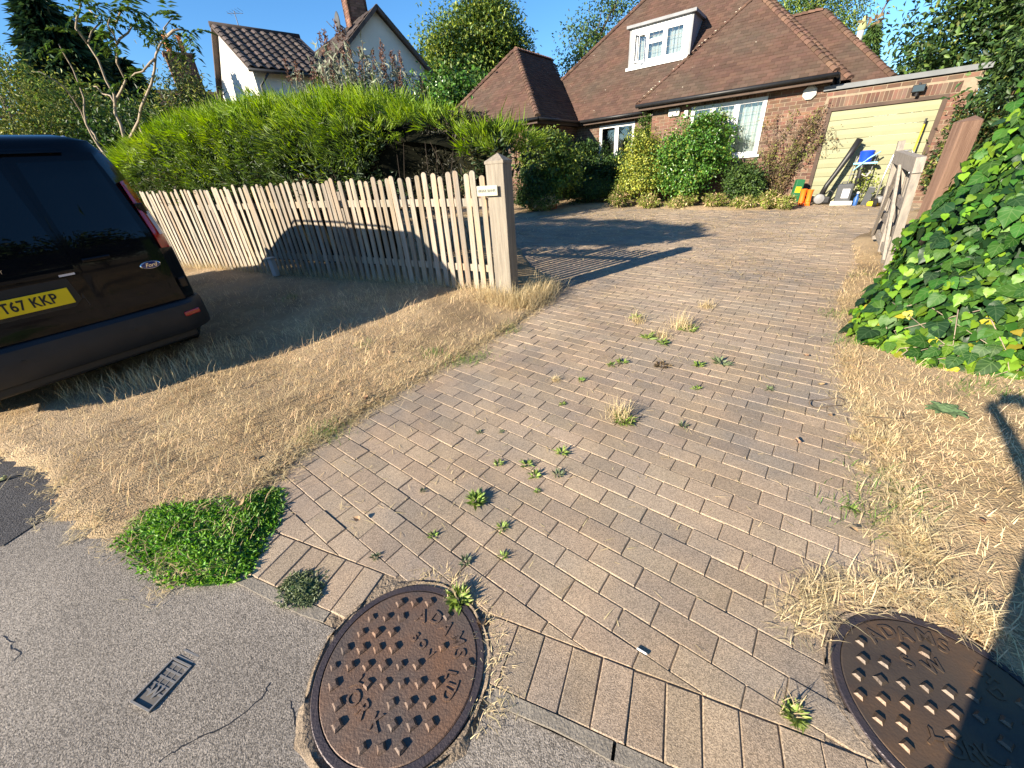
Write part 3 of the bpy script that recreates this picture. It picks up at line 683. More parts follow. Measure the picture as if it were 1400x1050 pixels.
def front_y(z): return float(np.interp(z, [.2, .35, .6, .85, .95, 1.0, 1.62, 1.75, 1.835], [4.34, 4.42, 4.43, 4.36, 4.2, 3.55, 2.72, 2.45, 2.1]))
body = MB(); NY = 26; V = []; Fc = []
for j, z in enumerate(zs):                                # each ring at height z runs round the van: right side, front, left side, tail
    w = halfw(z); yf = front_y(z); ring = []
    ysd = np.linspace(0, 1, NY)
    for s in (1, -1):
        seg = []
        for q in ysd:
            yr = rear_y(w, z); y = yr+(yf-.18-yr)*q; taper = 1-.10*max(0, (y-3.4)/1.0)**2
            seg.append((s*w*taper, y, z))
        if s > 0: ring += seg+[(s*w*.80*k_, yf-.18+.18*(1-k_**3), z) for k_ in (.98, .85, .6, .3)]
        else: ring += [(-w*.80*k_, yf-.18+.18*(1-k_**3), z) for k_ in (0, .3, .6, .85, .98)]+seg[::-1]
    ring += [(w*k_, rear_y(w*k_, z), z) for k_ in np.linspace(-.985, .985, 17)]
    V += ring; R_ = len(ring)
for j in range(len(zs)-1):
    for q in range(R_): a, b = j*R_+q, j*R_+(q+1) % R_; Fc.append((a, b, b+R_, a+R_))
Fc += [tuple(range((len(zs)-1)*R_, len(zs)*R_)), tuple(reversed(range(R_)))]
body.add(V, Fc); body.build('body', T['paint'], van, 'auto')
def patch(name, quad, mat, off=.006, th=.01, nu=8, nv=8, parent=van, rnd=.0, smooth=True):
    """panel lying on the tail; quad = four (x,z) corners, lower-left first, ccw"""
    q = np.array(quad, float); m = MB(); V = []; idx = {}
    for j in range(nv+1):
        for i in range(nu+1):
            a, b = i/nu, j/nv; p = q[0]*(1-a)*(1-b)+q[1]*a*(1-b)+q[2]*a*b+q[3]*(1-a)*b
            edge = min(a, 1-a)*2 < 1e-6 or min(b, 1-b)*2 < 1e-6
            V.append((p[0], rear_y(p[0], p[1])-off+(.004 if edge else 0), p[1]))
    n1 = len(V); V += [(v[0], v[1]+th+off, v[2]) for v in V]; Fc = []
    g = lambda i, j: j*(nu+1)+i
    for j in range(nv):
        for i in range(nu): Fc.append((g(i, j), g(i+1, j), g(i+1, j+1), g(i, j+1)))
    for i in range(nu): Fc += [(g(i, 0), g(i, 0)+n1, g(i+1, 0)+n1, g(i+1, 0)), (g(i, nv), g(i+1, nv), g(i+1, nv)+n1, g(i, nv)+n1)]
    for j in range(nv): Fc += [(g(0, j), g(0, j+1), g(0, j+1)+n1, g(0, j)+n1), (g(nu, j), g(nu, j)+n1, g(nu, j+1)+n1, g(nu, j+1))]
    return m.add(V, Fc).build(name, mat, parent, 'auto' if smooth else False)
SX = .23                                                 # seam between the two rear doors
dl = patch('rear_door', [(-.79, .56), (SX-.004, .56), (SX-.004, 1.71), (-.72, 1.71)], T['paint'], .006, nu=14, nv=16)
dr = patch('rear_door', [(SX+.004, .56), (.79, .56), (.72, 1.71), (SX+.004, 1.71)], T['paint'], .006, nu=12, nv=16)
for d_, q in ((dl, [(-.74, 1.10), (SX-.03, 1.10), (SX-.05, 1.655), (-.70, 1.655)]), (dr, [(SX+.03, 1.10), (.74, 1.10), (.70, 1.655), (SX+.05, 1.655)])):
    patch('rear_window', q, T['tint'], .0105, nu=10, nv=10, parent=d_)
for s in (-1, 1):
    lp = patch('tail_lamp', [(s*.80, 1.0), (s*.898, .99), (s*.862, 1.52), (s*.785, 1.50)][::s], T['lamp_red'], .016, nu=4, nv=12)
    patch('reverse_lens', [(s*.845, 1.10), (s*.892, 1.10), (s*.88, 1.28), (s*.835, 1.28)][::s], T['lamp_white'], .022, nu=3, nv=6, parent=lp)
    patch('indicator_lens', [(s*.82, 1.38), (s*.87, 1.38), (s*.86, 1.48), (s*.80, 1.48)][::s], T['lamp_amber'], .022, nu=3, nv=4, parent=lp)
patch('brake_light', [(-.16, 1.742), (.16, 1.742), (.15, 1.772), (-.15, 1.772)], T['lamp_red'], .02, nu=8, nv=2)
patch('spoiler', [(-.55, 1.71), (.55, 1.71), (.5, 1.738), (-.5, 1.738)], T['paint'], .035, nu=12, nv=3)
bp = MB()                                                 # bumper
prof = [(.30, .05), (.30, -.02), (.36, -.055), (.47, -.065), (.535, -.06), (.56, -.03), (.565, .06)]; V = []; Fc = []; xs_ = np.linspace(-.925, .925, 25)
for x in xs_:
    c = .17*max(0, (abs(x)-.70)/.225)**2.2
    for z, y in prof: V.append((x, .06+y+c, z))
k = len(prof)
for i in range(len(xs_)-1):
    for q in range(k): a, b = i*k+q, i*k+(q+1) % k; Fc.append((a, b, b+k, a+k))
Fc += [tuple(reversed(range(k))), tuple(range(len(V)-k, len(V)))]
bp = bp.add(V, Fc).build('rear_bumper', T['bumper'], van, 'auto')
MB().box((0, .12, .27), (1.5, .12, .08), 0, .02).build('bumper_valance', T['black_pl'], van)
for s in (-1, 1):
    MB().box((s*.765, .012, .455), (.135, .03, .042), s*.28, .008).build('reflector', T['lamp_red'], bp)
    MB().lathe([(.001, -.008), (.011, -.008), (.011, .01)], 12, (s*.33, -.003, .45), 'y').build('parking_sensor', T['black_pl'], bp)
npx, npz = -.15, .80
patch('plate_recess', [(npx-.33, .70), (npx+.33, .70), (npx+.31, .93), (npx-.31, .93)], T['black_pl'], .009, nu=8, nv=4, parent=dl)
npl = MB().box((0, 0, 0), (.52, .006, .111), 0, .002).build('number_plate', T['plate_y'], van); npl.location = (npx, rear_y(npx, npz)-.022, npz)
o = link('lettering', text_mesh('T67 KKP', .094, .0006, spacing=1.06, bold=.0022), T['black_pl'], npl); o.rotation_euler = (math.pi/2, 0, 0); o.location = (.035, -.0045, -.001); o.scale = (.80, 1, 1)
patch('plate_garnish', [(npx-.36, .945), (SX-.02, .945), (SX-.02, .99), (npx-.36, .99)], T['paint'], .022, nu=8, nv=2, parent=dl)
for txt, z, s, x in (('TRANSIT', 1.063, .042, -.235), ('CONNECT', 1.024, .03, -.215)):
    o = link('lettering', text_mesh(txt, s, .0012, spacing=1.3), T['chrome'], dl); o.rotation_euler = (math.pi/2, 0, 0); o.location = (x, rear_y(x, z)-.0085, z)
bz, bx = .89, .665
bd = MB().lathe([(.001, -.006), (.9, -.004), (1.0, 0), (1.0, .006)], 32, (0, 0, 0), 'y'); bd.v = [(p[0]*.073, p[1], p[2]*.030) for p in bd.v]
b1 = bd.build('badge', T['chrome'], van); b1.location = (bx, rear_y(bx, bz)-.011, bz)
bi = MB().lathe([(.001, -.0085), (1.0, -.0065), (1.0, .0)], 32, (0, 0, 0), 'y'); bi.v = [(p[0]*.066, p[1], p[2]*.025) for p in bi.v]
bi.build('badge_field', pmat('badge_blue', (.012, .03, .16), (.01, .025, .13), rough=.2, coat=1.0), b1)
o = link('lettering', text_mesh('Ford', .042, .0008, shear=.35, bold=.0006), T['chrome'], b1); o.rotation_euler = (math.pi/2, 0, 0); o.location = (0, -.0095, 0)
hd = MB(); hd.box((.36, rear_y(.36, 1.02)-.03, 1.01), (.17, .028, .030), 0, .01); hd.build('door_handle', T['paint'], dr)
patch('number_plate_light', [(SX-.12, .93), (SX-.03, .93), (SX-.03, .945), (SX-.12, .945)], T['lamp_white'], .02, nu=2, nv=1, parent=dl)
for s in (-1, 1):
    for z in (.70, 1.30): MB().box((s*(halfw(z)-.075), rear_y(halfw(z)-.075, z)-.012, z), (.06, .02, .085), s*.3, .007).build('door_hinge', T['paint'], van)
    rl = MB(); rl.tube([(s*.70, .62, 1.80), (s*.71, .7, 1.845), (s*.715, 1.6, 1.862), (s*.71, 2.3, 1.845), (s*.70, 2.38, 1.80)], .014, 8); rl.build('roof_rail', T['silver'], van, True)
    sw = MB(); yy0, yy1 = 2.0, 2.75                       # cab side window and mirror
    sw.add([(s*(halfw(1.12)+.004), 2.0, 1.12), (s*(halfw(1.12)+.004), 3.05, 1.12), (s*(halfw(1.5)+.004), 2.62, 1.5), (s*(halfw(1.5)+.004), 2.02, 1.5)], [(0, 1, 2, 3)] if s > 0 else [(3, 2, 1, 0)]); sw.build('side_window', T['tint'], van)
    MB().box((s*1.03, 2.92, 1.14), (.2, .1, .22), 0, .03).build('wing_mirror', T['paint'], van)
    sill = MB().box((s*.90, 2.2, .42), (.03, 2.0, .09), 0, .01).build('rubbing_strip', T['bumper'], van)
ws = MB().add([(-.72, 3.42, 1.06), (.72, 3.42, 1.06), (.60, 2.80, 1.57), (-.60, 2.80, 1.57)], [(0, 1, 2, 3)])
ws.v = [(x, y+.03, z+.03) for x, y, z in ws.v]; ws.build('windscreen', T['tint'], van)
for s in (-1, 1):
    for y in (.86, 3.52):
        w_ = MB().lathe([(.19, -.10), (.30, -.105), (.325, -.085), (.33, 0), (.325, .085), (.30, .105), (.19, .10)], 36, (s*.80, y, .325), 'x').build('wheel', T['tyre'], van, 'auto')
        MB().lathe([(.001, .06), (.10, .075), (.18, .07), (.205, .098), (.205, -.09), (.001, -.09)], 30, (0, 0, 0), 'x').build('rim', T['silver'], w_, 'auto').location = (s*.80, y, .325)
        ar = MB(); V = []; Fc = []
        for k in range(15):
            a = math.pi*k/14
            for r in (.345, .395):
                for xx in (.80, .918): V.append((s*xx, y+r*math.cos(a), .325+r*math.sin(a)))
        for k in range(14):
            b = k*4; Fc += [(b, b+4, b+5, b+1), (b+2, b+3, b+7, b+6), (b+1, b+5, b+7, b+3), (b, b+2, b+6, b+4)]
        ar.add(V, Fc).build('wheel_arch', T['bumper'], van)
hl = [MB().box((s*.66, 4.27, .80), (.3, .14, .2), -s*.45, .04).build('headlight', T['lamp_white'], van) for s in (-1, 1)]
MB().box((0, 4.4, .55), (.9, .05, .2), 0, .02).build('grille', T['black_pl'], van)

# ================================================================ BUNGALOW
HP = np.array([7.732, 10.380]); HU = np.array([math.cos(math.radians(-38.3)), math.sin(math.radians(-38.3))]); HN = np.array([HU[1], -HU[0]])
def hp(s, n, z): p = HP+HU*s+HN*n; return (p[0], p[1], z)
bung = empty('brick_bungalow', hp(-3, 0, .4), 0, 'brick bungalow with brown clay tiled hipped roofs, white dormer window and attached garage', 'house')
INV = Matrix.Translation(bung.location).inverted()
def hb(m, name, mat, parent=bung, smooth=False):
    o = m.build(name, mat, parent, smooth); o.matrix_parent_inverse = INV if parent == bung else Matrix.Identity(4); return o
def hbox(m, s0, s1, n0, n1, z0, z1):
    m.hexa([hp(s0, n0, z0), hp(s1, n0, z0), hp(s1, n1, z0), hp(s0, n1, z0), hp(s0, n0, z1), hp(s1, n0, z1), hp(s1, n1, z1), hp(s0, n1, z1)]); return m
EZ = 2.95
# wall faces: (start, end in (s,n)), outward side is to the right of travel seen from above in (s,n) with n toward the camera
def walls():
    segs = [((-4.1, 0), (-.16, 0)), ((-4.1, -1.6), (-4.1, 0)), ((-7.35, -1.6), (-4.1, -1.6)), ((-7.35, 1.0), (-7.35, -1.6)), ((-11.35, 1.0), (-7.35, 1.0)), ((-11.35, -7.5), (-11.35, 1.0)), ((.7, -2.15), (.7, -7.5)), ((.7, -7.5), (-11.35, -7.5))]
    openings = {0: [(-3.08, -1.32, 1.50, 2.72)], 2: [(-6.45, -5.2, 1.55, 2.72)]}
    m = MB()
    bricks = MB()
    for i, (a, b) in enumerate(segs):
        a, b = np.array(a, float), np.array(b, float); L = np.linalg.norm(b-a); d = (b-a)/L; nrm = np.array([-d[1], d[0]])
        if i == 0: nrm = np.array([0, 1.0])
        # outward normals chosen by hand
        nrm = [np.array([0, 1.]), np.array([-1., 0]), np.array([0, 1.]), np.array([1., 0]), np.array([0, 1.]), np.array([-1., 0]), np.array([1., 0]), np.array([0, -1.])][i]
        ops = [(o0-a[0], o1-a[0], z0, z1) for o0, o1, z0, z1 in openings.get(i, [])]
        z0, z1 = .2, 2.86
        # backing wall pieces round the openings
        pieces = [(0, L, z0, z1)]
        for (p, q, za, zb) in ops: pieces = [(0, p, z0, z1), (q, L, z0, z1), (p, q, z0, za), (p, q, zb, z1)]
        for (p, q, za, zb) in pieces:
            A, B_ = a+d*p, a+d*q; C_, D_ = B_-nrm*.1, A-nrm*.1
            m.hexa([hp(*A, za), hp(*B_, za), hp(*C_, za), hp(*D_, za), hp(*A, zb), hp(*B_, zb), hp(*C_, zb), hp(*D_, zb)])
        if i in (5, 6, 7): continue
        row = 0; z = .22
        while z+.065 < z1:
            x = -.1125 if row % 2 else 0.0
            while x < L:
                p, q = max(x, 0)+.005, min(x+.215, L)-.0
                segs_ = [(p, q)]
                for (o0, o1, za, zb) in ops:
                    if z+.065 > za-.005 and z < zb+.09: segs_ = [s_ for (u0, u1) in segs_ for s_ in ((u0, min(u1, o0)), (max(u0, o1), u1)) if s_[1]-s_[0] > .02]
                for (p, q) in segs_:
                    if q-p < .02: continue
                    o = .006+rng.normal()*.0015; A, B_ = a+d*p, a+d*q
                    bricks.hexa([hp(*(A-nrm*.01), z), hp(*(B_-nrm*.01), z), hp(*(B_+nrm*o), z), hp(*(A+nrm*o), z), hp(*(A-nrm*.01), z+.065), hp(*(B_-nrm*.01), z+.065), hp(*(B_+nrm*o), z+.065), hp(*(A+nrm*o), z+.065)])
                x += .225
            z += .075; row += 1
        for (o0, o1, za, zb) in ops:                      # soldier course above each window
            x = o0
            while x+.065 <= o1+.001:
                A, B_ = a+d*x, a+d*(x+.065)
                bricks.hexa([hp(*(A-nrm*.01), zb+.003), hp(*(B_-nrm*.01), zb+.003), hp(*(B_+nrm*.007), zb+.003), hp(*(A+nrm*.007), zb+.003), hp(*(A-nrm*.01), zb+.085), hp(*(B_-nrm*.01), zb+.085), hp(*(B_+nrm*.007), zb+.085), hp(*(A+nrm*.007), zb+.085)])
                x += .075
    w = hb(m, 'wall', T['wallmortar']); b = hb(bricks, 'bricks', T['brick'], w); b['kind'] = 'stuff'; b.matrix_parent_inverse = Matrix.Identity(4)
walls()
# --- roofs
roof = None
def roof_face(poly, name, lich=0.0, mat='tile', gauge=.105, tw=.168):
    """poly: 3D points (eave first two, along the eave); laid with real overlapping tiles"""
    P = [np.array(p, float) for p in poly]; e = unit(P[1]-P[0]); nn = np.zeros(3)
    for i in range(1, len(P)-1): nn = nn+np.cross(P[i]-P[0], P[i+1]-P[0])
    nn = unit(nn)
    if nn[2] < 0: nn = -nn
    v = np.cross(nn, e)
    if v[2] < 0: v = -v
    m = MB(); m.add([p-nn*.03 for p in P], [tuple(range(len(P)))]); o = hb(m, name, T['dark_gl'])
    uv = np.array([((p-P[0])@e, (p-P[0])@v) for p in P]); umin, umax, vmax = uv[:, 0].min(), uv[:, 0].max(), uv[:, 1].max()
    rows = np.arange(-.03, vmax, gauge); cols = np.arange(umin-.2, umax+.2, tw)
    U, W_ = np.meshgrid(cols, rows); sh = (np.arange(len(rows)) % 2)[:, None]*tw/2; U = U+sh
    U = U.ravel(); W_ = W_.ravel(); cen = np.stack([U+tw/2, W_+gauge/2], 1); k = poly_dist(cen, [tuple(x) for x in uv]) > -.02; U, W_ = U[k], W_[k]; n = len(U)
    g2 = gauge*1.12; lift = .019+rng.normal(size=n)*.003; j = rng.normal(size=(n, 4))*.002
    def pt(a, b, h): return P[0]+a[:, None]*e+b[:, None]*v+h[:, None]*nn
    z0 = np.zeros(n)
    V = np.stack([pt(U+.0015, W_+j[:, 0], lift), pt(U+tw-.0015, W_+j[:, 1], lift+j[:, 2]), pt(U+tw-.0015, W_+g2, z0+.006), pt(U+.0015, W_+g2, z0+.006), pt(U+.0015, W_+j[:, 0], lift-.016), pt(U+tw-.0015, W_+j[:, 1], lift-.016+j[:, 2])], 1).reshape(-1, 3)
    b = (np.arange(n)*6)[:, None]; Fc = np.concatenate([b+np.array([[0, 1, 2, 3]]), b+np.array([[4, 5, 1, 0]])], 1).reshape(-1, 4)
    q = link('tiles', arr_mesh('tiles', V, Fc), T[mat], o); q['kind'] = 'stuff'; q.matrix_parent_inverse = Matrix.Identity(4)
    if lich > 0:
        c = Cloud(); kk = rng.choice(n, int(n*lich), replace=False); B_ = pt(U[kk]+tw*rng.random(len(kk)), W_[kk]+.01, z0[kk]+.024); s = rng.uniform(.008, .035, len(kk))
        c.add(*leaves(B_, np.tile(e, (len(kk), 1))+rng.normal(size=(len(kk), 3))*.05, np.tile(nn, (len(kk), 1)), s, s*.7, 0, 0)); L_ = c.build('lichen', T['lichen'], o, 'stuff')
    return o
def hip(a, b, name='hip', r=.085, mat='tile_edge', step=.16):
    a, b = np.array(a, float), np.array(b, float); L = np.linalg.norm(b-a); d = (b-a)/L; m = MB(); k = int(L/step)
    side = unit(np.cross(d, [0, 0, 1.0])); up = np.cross(side, d)
    for i in range(k):
        p, q = a+d*(i*step), a+d*((i+1)*step+.03); V = []
        for c, rr, lift in ((p, r*1.12, .012), (q, r*.9, 0)):
            for t_ in np.linspace(-.15, math.pi+.15, 6): V.append(c+side*rr*math.cos(t_)+up*(rr*.75*math.sin(t_)+lift))
        m.add(V, [(j, j+1, j+7, j+6) for j in range(5)]+[(0, 1, 2, 3, 4, 5)])
    return hb(m, name, T[mat])
H = hp
# left wing
apx, bk = H(-9.35, -.98, 5.20), H(-9.35, -3.45, 5.20)
roof_face([H(-11.6, 1.27, EZ), H(-7.1, 1.27, EZ), apx], 'roof_face', .015)
roof_face([H(-7.1, 1.27, EZ), H(-7.1, -1.25, EZ), H(-9.35, -3.45, 5.20), apx], 'roof_face', .035)
roof_face([H(-11.6, -3.5, EZ), H(-11.6, 1.27, EZ), apx, bk], 'roof_face')
hip(H(-7.1, 1.27, EZ), apx); hip(H(-11.6, 1.27, EZ), apx); hip(apx, bk, 'ridge')
# main roof: eave n=-1.3, hips at 45 degrees
MZ = 4.1; rl_, rr_ = H(-10.02+MZ, -1.3-MZ, EZ+MZ), H(.15-MZ, -1.3-MZ, EZ+MZ)
roof_face([H(-10.02, -1.3, EZ), H(.15, -1.3, EZ), rr_, rl_], 'roof_face', .016)
roof_face([H(-10.02, -1.3-2*MZ, EZ), H(-10.02, -1.3, EZ), rl_], 'roof_face')
roof_face([H(.15, -1.3, EZ), H(.15, -1.3-2*MZ, EZ), rr_], 'roof_face')
roof_face([H(.15, -1.3-2*MZ, EZ), H(-10.02, -1.3-2*MZ, EZ), rl_, rr_], 'roof_face')
hip(H(-10.02, -1.3, EZ), rl_); hip(H(.15, -1.3, EZ), rr_); hip(rl_, rr_, 'ridge')
# front right block: hipped end
apr, bkr = H(-2.26, -1.81, EZ+2.16), H(-2.26, -3.6, EZ+2.16)
roof_face([H(-4.42, .35, EZ), H(-.10, .35, EZ), apr], 'roof_face', .018)
roof_face([H(-4.42, -1.4, EZ), H(-4.42, .35, EZ), apr, bkr], 'roof_face')
roof_face([H(-.10, .35, EZ), H(-.10, -1.4, EZ), bkr, apr], 'roof_face')
h1 = hip(H(-4.42, .35, EZ), apr, 'hip', .05); hip(H(-.10, .35, EZ), apr, 'hip', .075); hip(apr, bkr, 'ridge')
dots = MB()
for k in rng.random(20)*.92+.02:                       # pale mortar dabs along the left hip
    p = np.array(H(-4.42, .35, EZ))*(1-k)+np.array(apr)*k; dots.box((p[0], p[1], p[2]+.045), (rng.uniform(.02, .06), .03, .02), rng.uniform(0, 3))
hb(dots, 'mortar_dabs', T['lichen'])['kind'] = 'stuff'
# rear right block
r0, r1 = H(-2.6, -4.45, 5.0), H(-.98, -4.45, 5.0)
roof_face([H(-2.6, -2.4, EZ), H(1.0, -2.4, EZ), r1, r0], 'roof_face')
roof_face([H(1.0, -2.4, EZ), H(1.0, -6.5, EZ), r1], 'roof_face')
hip(H(1.0, -2.4, EZ), r1); hip(r0, r1, 'ridge')
# gutters, fascia
def gutter(a, b):
    a, b = np.array(a), np.array(b); d = unit(b-a); m = MB().tube([a, b], .043, 8)
    return hb(m, 'gutter', T['black_pl'], bung, True)
gutter(H(-4.45, .40, EZ-.06), H(-.05, .40, EZ-.06)); gutter(H(-7.0, -1.24, EZ-.06), H(-4.45, -1.24, EZ-.06)); gutter(H(-7.05, 1.3, EZ-.06), H(-7.05, -1.25, EZ-.06)); gutter(H(-11.6, 1.32, EZ-.06), H(-7.05, 1.32, EZ-.06)); gutter(H(-.05, .4, EZ-.06), H(-.05, -1.2, EZ-.06))
fs = MB()
for s0, s1, n0, n1 in ((-4.4, -.12, .30, .33), (-4.4, -4.37, -1.5, .3), (-7.0, -4.4, -1.36, -1.33), (-7.16, -7.13, -1.4, 1.22), (-11.5, -7.13, 1.22, 1.25), (-.15, -.12, -1.3, .3)): hbox(fs, s0, s1, n0, n1, EZ-.17, EZ-.01)
hb(fs, 'fascia', T['dark_gl'])
sf = MB(); hbox(sf, -4.38, -.14, -.1, .30, EZ-.16, EZ-.13); hbox(sf, -7.12, -4.4, -1.7, -1.37, EZ-.16, EZ-.13); hbox(sf, -7.6, -7.16, -1.6, 1.2, EZ-.161, EZ-.131); hbox(sf, -11.5, -7.61, .9, 1.2, EZ-.16, EZ-.13); hb(sf, 'soffit', T['dark_gl'])
dpipe = MB().tube([H(-4.55, -1.3, EZ-.1), H(-4.5, -1.5, EZ-.35), H(-4.5, -1.53, .5)], .04, 8); hb(dpipe, 'downpipe', T['white_pl'], bung, True)
# windows
def window(s0, s1, z0, z1, n, cols, name='window', lights=None, lead=True, curtain=True, nface=1.0):
    """cols: list of relative widths; lights: index of the columns with a top light"""
    fr_ = MB(); f = .055; d0, d1 = n-.05, n+.022
    hbox(fr_, s0, s1, d0, d1, z0, z0+f); hbox(fr_, s0, s1, d0, d1, z1-f, z1); hbox(fr_, s0, s0+f, d0, d1, z0+f, z1-f); hbox(fr_, s1-f, s1, d0, d1, z0+f, z1-f)
    w = hb(fr_, name, T['upvc']); tot = sum(cols); x = s0+f; W_ = s1-s0-2*f
    for i, c in enumerate(cols):
        xe = x+W_*c/tot
        if i < len(cols)-1:
            m = MB(); hbox(m, xe-.03, xe+.03, d0, d1+.002, z0+f, z1-f); mu = hb(m, 'mullion', T['upvc'], w)
        a, b = x+(.03 if i else 0), xe-(.03 if i < len(cols)-1 else 0); rows = [(z0+f, z1-f)]
        if lights and i in lights:
            zt = z1-f-(z1-z0)*.3; rows = [(z0+f, zt-.02), (zt+.02, z1-f)]; m = MB(); hbox(m, a, b, d0, d1-.002, zt-.02, zt+.02); hb(m, 'transom', T['upvc'], w)
        for (za, zb) in rows:
            s_ = MB(); q = .035
            hbox(s_, a, b, d0, d1-.008, za, za+q); hbox(s_, a, b, d0, d1-.008, zb-q, zb); hbox(s_, a, a+q, d0, d1-.008, za+q, zb-q); hbox(s_, b-q, b, d0, d1-.008, za+q, zb-q); hb(s_, 'sash', T['upvc'], w)
            m = MB(); hbox(m, a+q, b-q, n-.022, n-.012, za+q, zb-q); hb(m, 'pane', T['glass_clear'], w)
            if lead:
                l = MB(); nx, nz = max(2, int((b-a)/.14)), max(2, int((zb-za)/.2))
                for k in range(1, nx): xx = a+(b-a)*k/nx; hbox(l, xx-.004, xx+.004, n-.0119, n-.009, za+q, zb-q)
                for k in range(1, nz): zz = za+(zb-za)*k/nz; hbox(l, a+q, b-q, n-.0119, n-.0092, zz-.004, zz+.004)
                hb(l, 'leading', T['leading'], w)
        x = xe
    if curtain:
        m = MB(); k = 40; V = []; Fc = []
        for i in range(k+1):
            t_ = i/k; s_ = s0+.06+(s1-s0-.12)*t_; nn_ = n-.14+.018*math.sin(i*1.9); V += [hp(s_, nn_, z0+.05), hp(s_, nn_, z1-.05)]
        for i in range(k): Fc.append((2*i, 2*i+2, 2*i+3, 2*i+1))
        m.add(V, Fc); hb(m, 'curtain', T['curtain'], w)
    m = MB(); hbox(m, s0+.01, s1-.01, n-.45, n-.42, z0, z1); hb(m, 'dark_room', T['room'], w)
    m = MB(); hbox(m, s0-.06, s1+.06, n+.0225, n+.09, z0-.045, z0+.005); hb(m, 'sill', T['upvc'], w)
    return w
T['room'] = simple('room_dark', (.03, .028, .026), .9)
def clear_glass():
    m = bpy.data.materials.new('clear_window_glass'); m.use_nodes = True; t = m.node_tree; N = t.nodes
    tr = N.new('ShaderNodeBsdfTransparent'); gl = N.new('ShaderNodeBsdfGlossy'); gl.inputs['Roughness'].default_value = .02; mx = N.new('ShaderNodeMixShader')
    fr_ = N.new('ShaderNodeFresnel'); fr_.inputs[0].default_value = 1.9; tr.inputs[0].default_value = (.86, .9, .9, 1)
    t.links.new(fr_.outputs[0], mx.inputs[0]); t.links.new(tr.outputs[0], mx.inputs[1]); t.links.new(gl.outputs[0], mx.inputs[2]); t.links.new(mx.outputs[0], N['Material Output'].inputs[0]); return m
T['glass_clear'] = clear_glass()
window(-3.07, -1.33, 1.50, 2.72, -.03, [.8, .95, 1.0], lights=[0, 1])
window(-6.44, -5.21, 1.56, 2.72, -1.63, [1, 1], lights=[], lead=False, curtain=False)
# dormer
dm = MB(); DN = -2.62
hbox(dm, -5.97, -5.90, DN-1.4, DN, 4.28, 5.30); hbox(dm, -4.10, -4.03, DN-1.4, DN, 4.28, 5.30); dch = hb(dm, 'dormer_cheek', T['lead'])
m = MB(); hbox(m, -5.90, -5.79, DN-.08, DN-.005, 4.30, 5.3); hbox(m, -4.21, -4.10, DN-.08, DN-.005, 4.30, 5.3); hbox(m, -5.79, -4.21, DN-.08, DN-.006, 5.18, 5.3); hbox(m, -5.79, -4.21, DN-.08, DN-.006, 4.30, 4.36); hb(m, 'dormer_front', T['upvc'])
m = MB(); hbox(m, -6.05, -3.95, DN-1.9, DN+.10, 5.30, 5.375); hb(m, 'dormer_roof', T['lead'])
m = MB(); hbox(m, -6.0, -4.0, DN-.05, DN+.12, 4.22, 4.30); hb(m, 'dormer_sill', T['upvc'])
dw = window(-5.79, -4.21, 4.36, 5.18, DN-.03, [.55, .95, .95], 'dormer_window', lights=[1], curtain=True)
pn = MB(); a_, b_ = np.array(hp(-5.79, DN, 4.40)), np.array(hp(-5.52, DN+.28, 4.40))       # open casement
d_ = b_-a_; V = []
casem = MB()
for (u0, u1, w0, w1) in ((0, 1, 0, .06), (0, 1, .94, 1), (0, .12, .06, .94), (.88, 1, .06, .94)):
    P_ = [a_+d_*u_+np.array([0, 0, .74*w_]) for u_, w_ in ((u0, w0), (u1, w0), (u1, w1), (u0, w1))]; off = np.append(HN, 0)*.03
    casem.hexa([P_[0], P_[1], P_[1]+off, P_[0]+off, P_[3], P_[2], P_[2]+off, P_[3]+off])
cs_ = hb(casem, 'open_casement', T['upvc'], dw)
# --- garage
m = MB(); hbox(m, -.16, .0, -.12, -.004, .2, 2.62); hbox(m, 1.80, 2.25, -.12, -.004, .2, 2.62); hbox(m, 0, 1.80, -.12, -.004, 2.30, 2.62); hbox(m, 2.15, 2.25, -6, -.12, .2, 2.62); gw = hb(m, 'garage_wall', T['wallmortar'])
bk_ = MB(); z = .22; row = 0
while z < 2.6:
    for s0, s1 in ((-.16, -.02), (1.83, 2.25)) if z < 2.20 else ((-.16, 2.25),):
        x = s0-(.1125 if row % 2 else 0)
        if 2.30 < z < 2.50: break
        while x < s1:
            p, q = max(x, s0), min(x+.215, s1)
            if q-p > .03: hbox(bk_, p+.004, q, -.02, .003+rng.normal()*.0012, z, z+.065)
            x += .225
    z += .075; row += 1
x = -.10
while x < 1.98: hbox(bk_, x, x+.062, -.02, .004+rng.normal()*.0015, 2.325, 2.50); x += .073
q = hb(bk_, 'bricks', T['brick'], gw); q['kind'] = 'stuff'
m = MB(); hbox(m, -.25, 2.32, -6.1, .06, 2.645, 2.735); hb(m, 'garage_coping', pmat('lead_flashing', (.17, .18, .185), (.13, .14, .145), rough=.7, scale=4))
m = MB(); hbox(m, -.075, .0, -.1, .012, .3, 2.25); hbox(m, 1.80, 1.875, -.1, .012, .3, 2.25); hbox(m, -.075, 1.875, -.1, .016, 2.25, 2.315); hb(m, 'garage_door_frame', T['dark_gl'])
gd_ = empty('garage_door', (0, 0, 0)); gd_.parent = bung; gd_.matrix_parent_inverse = INV
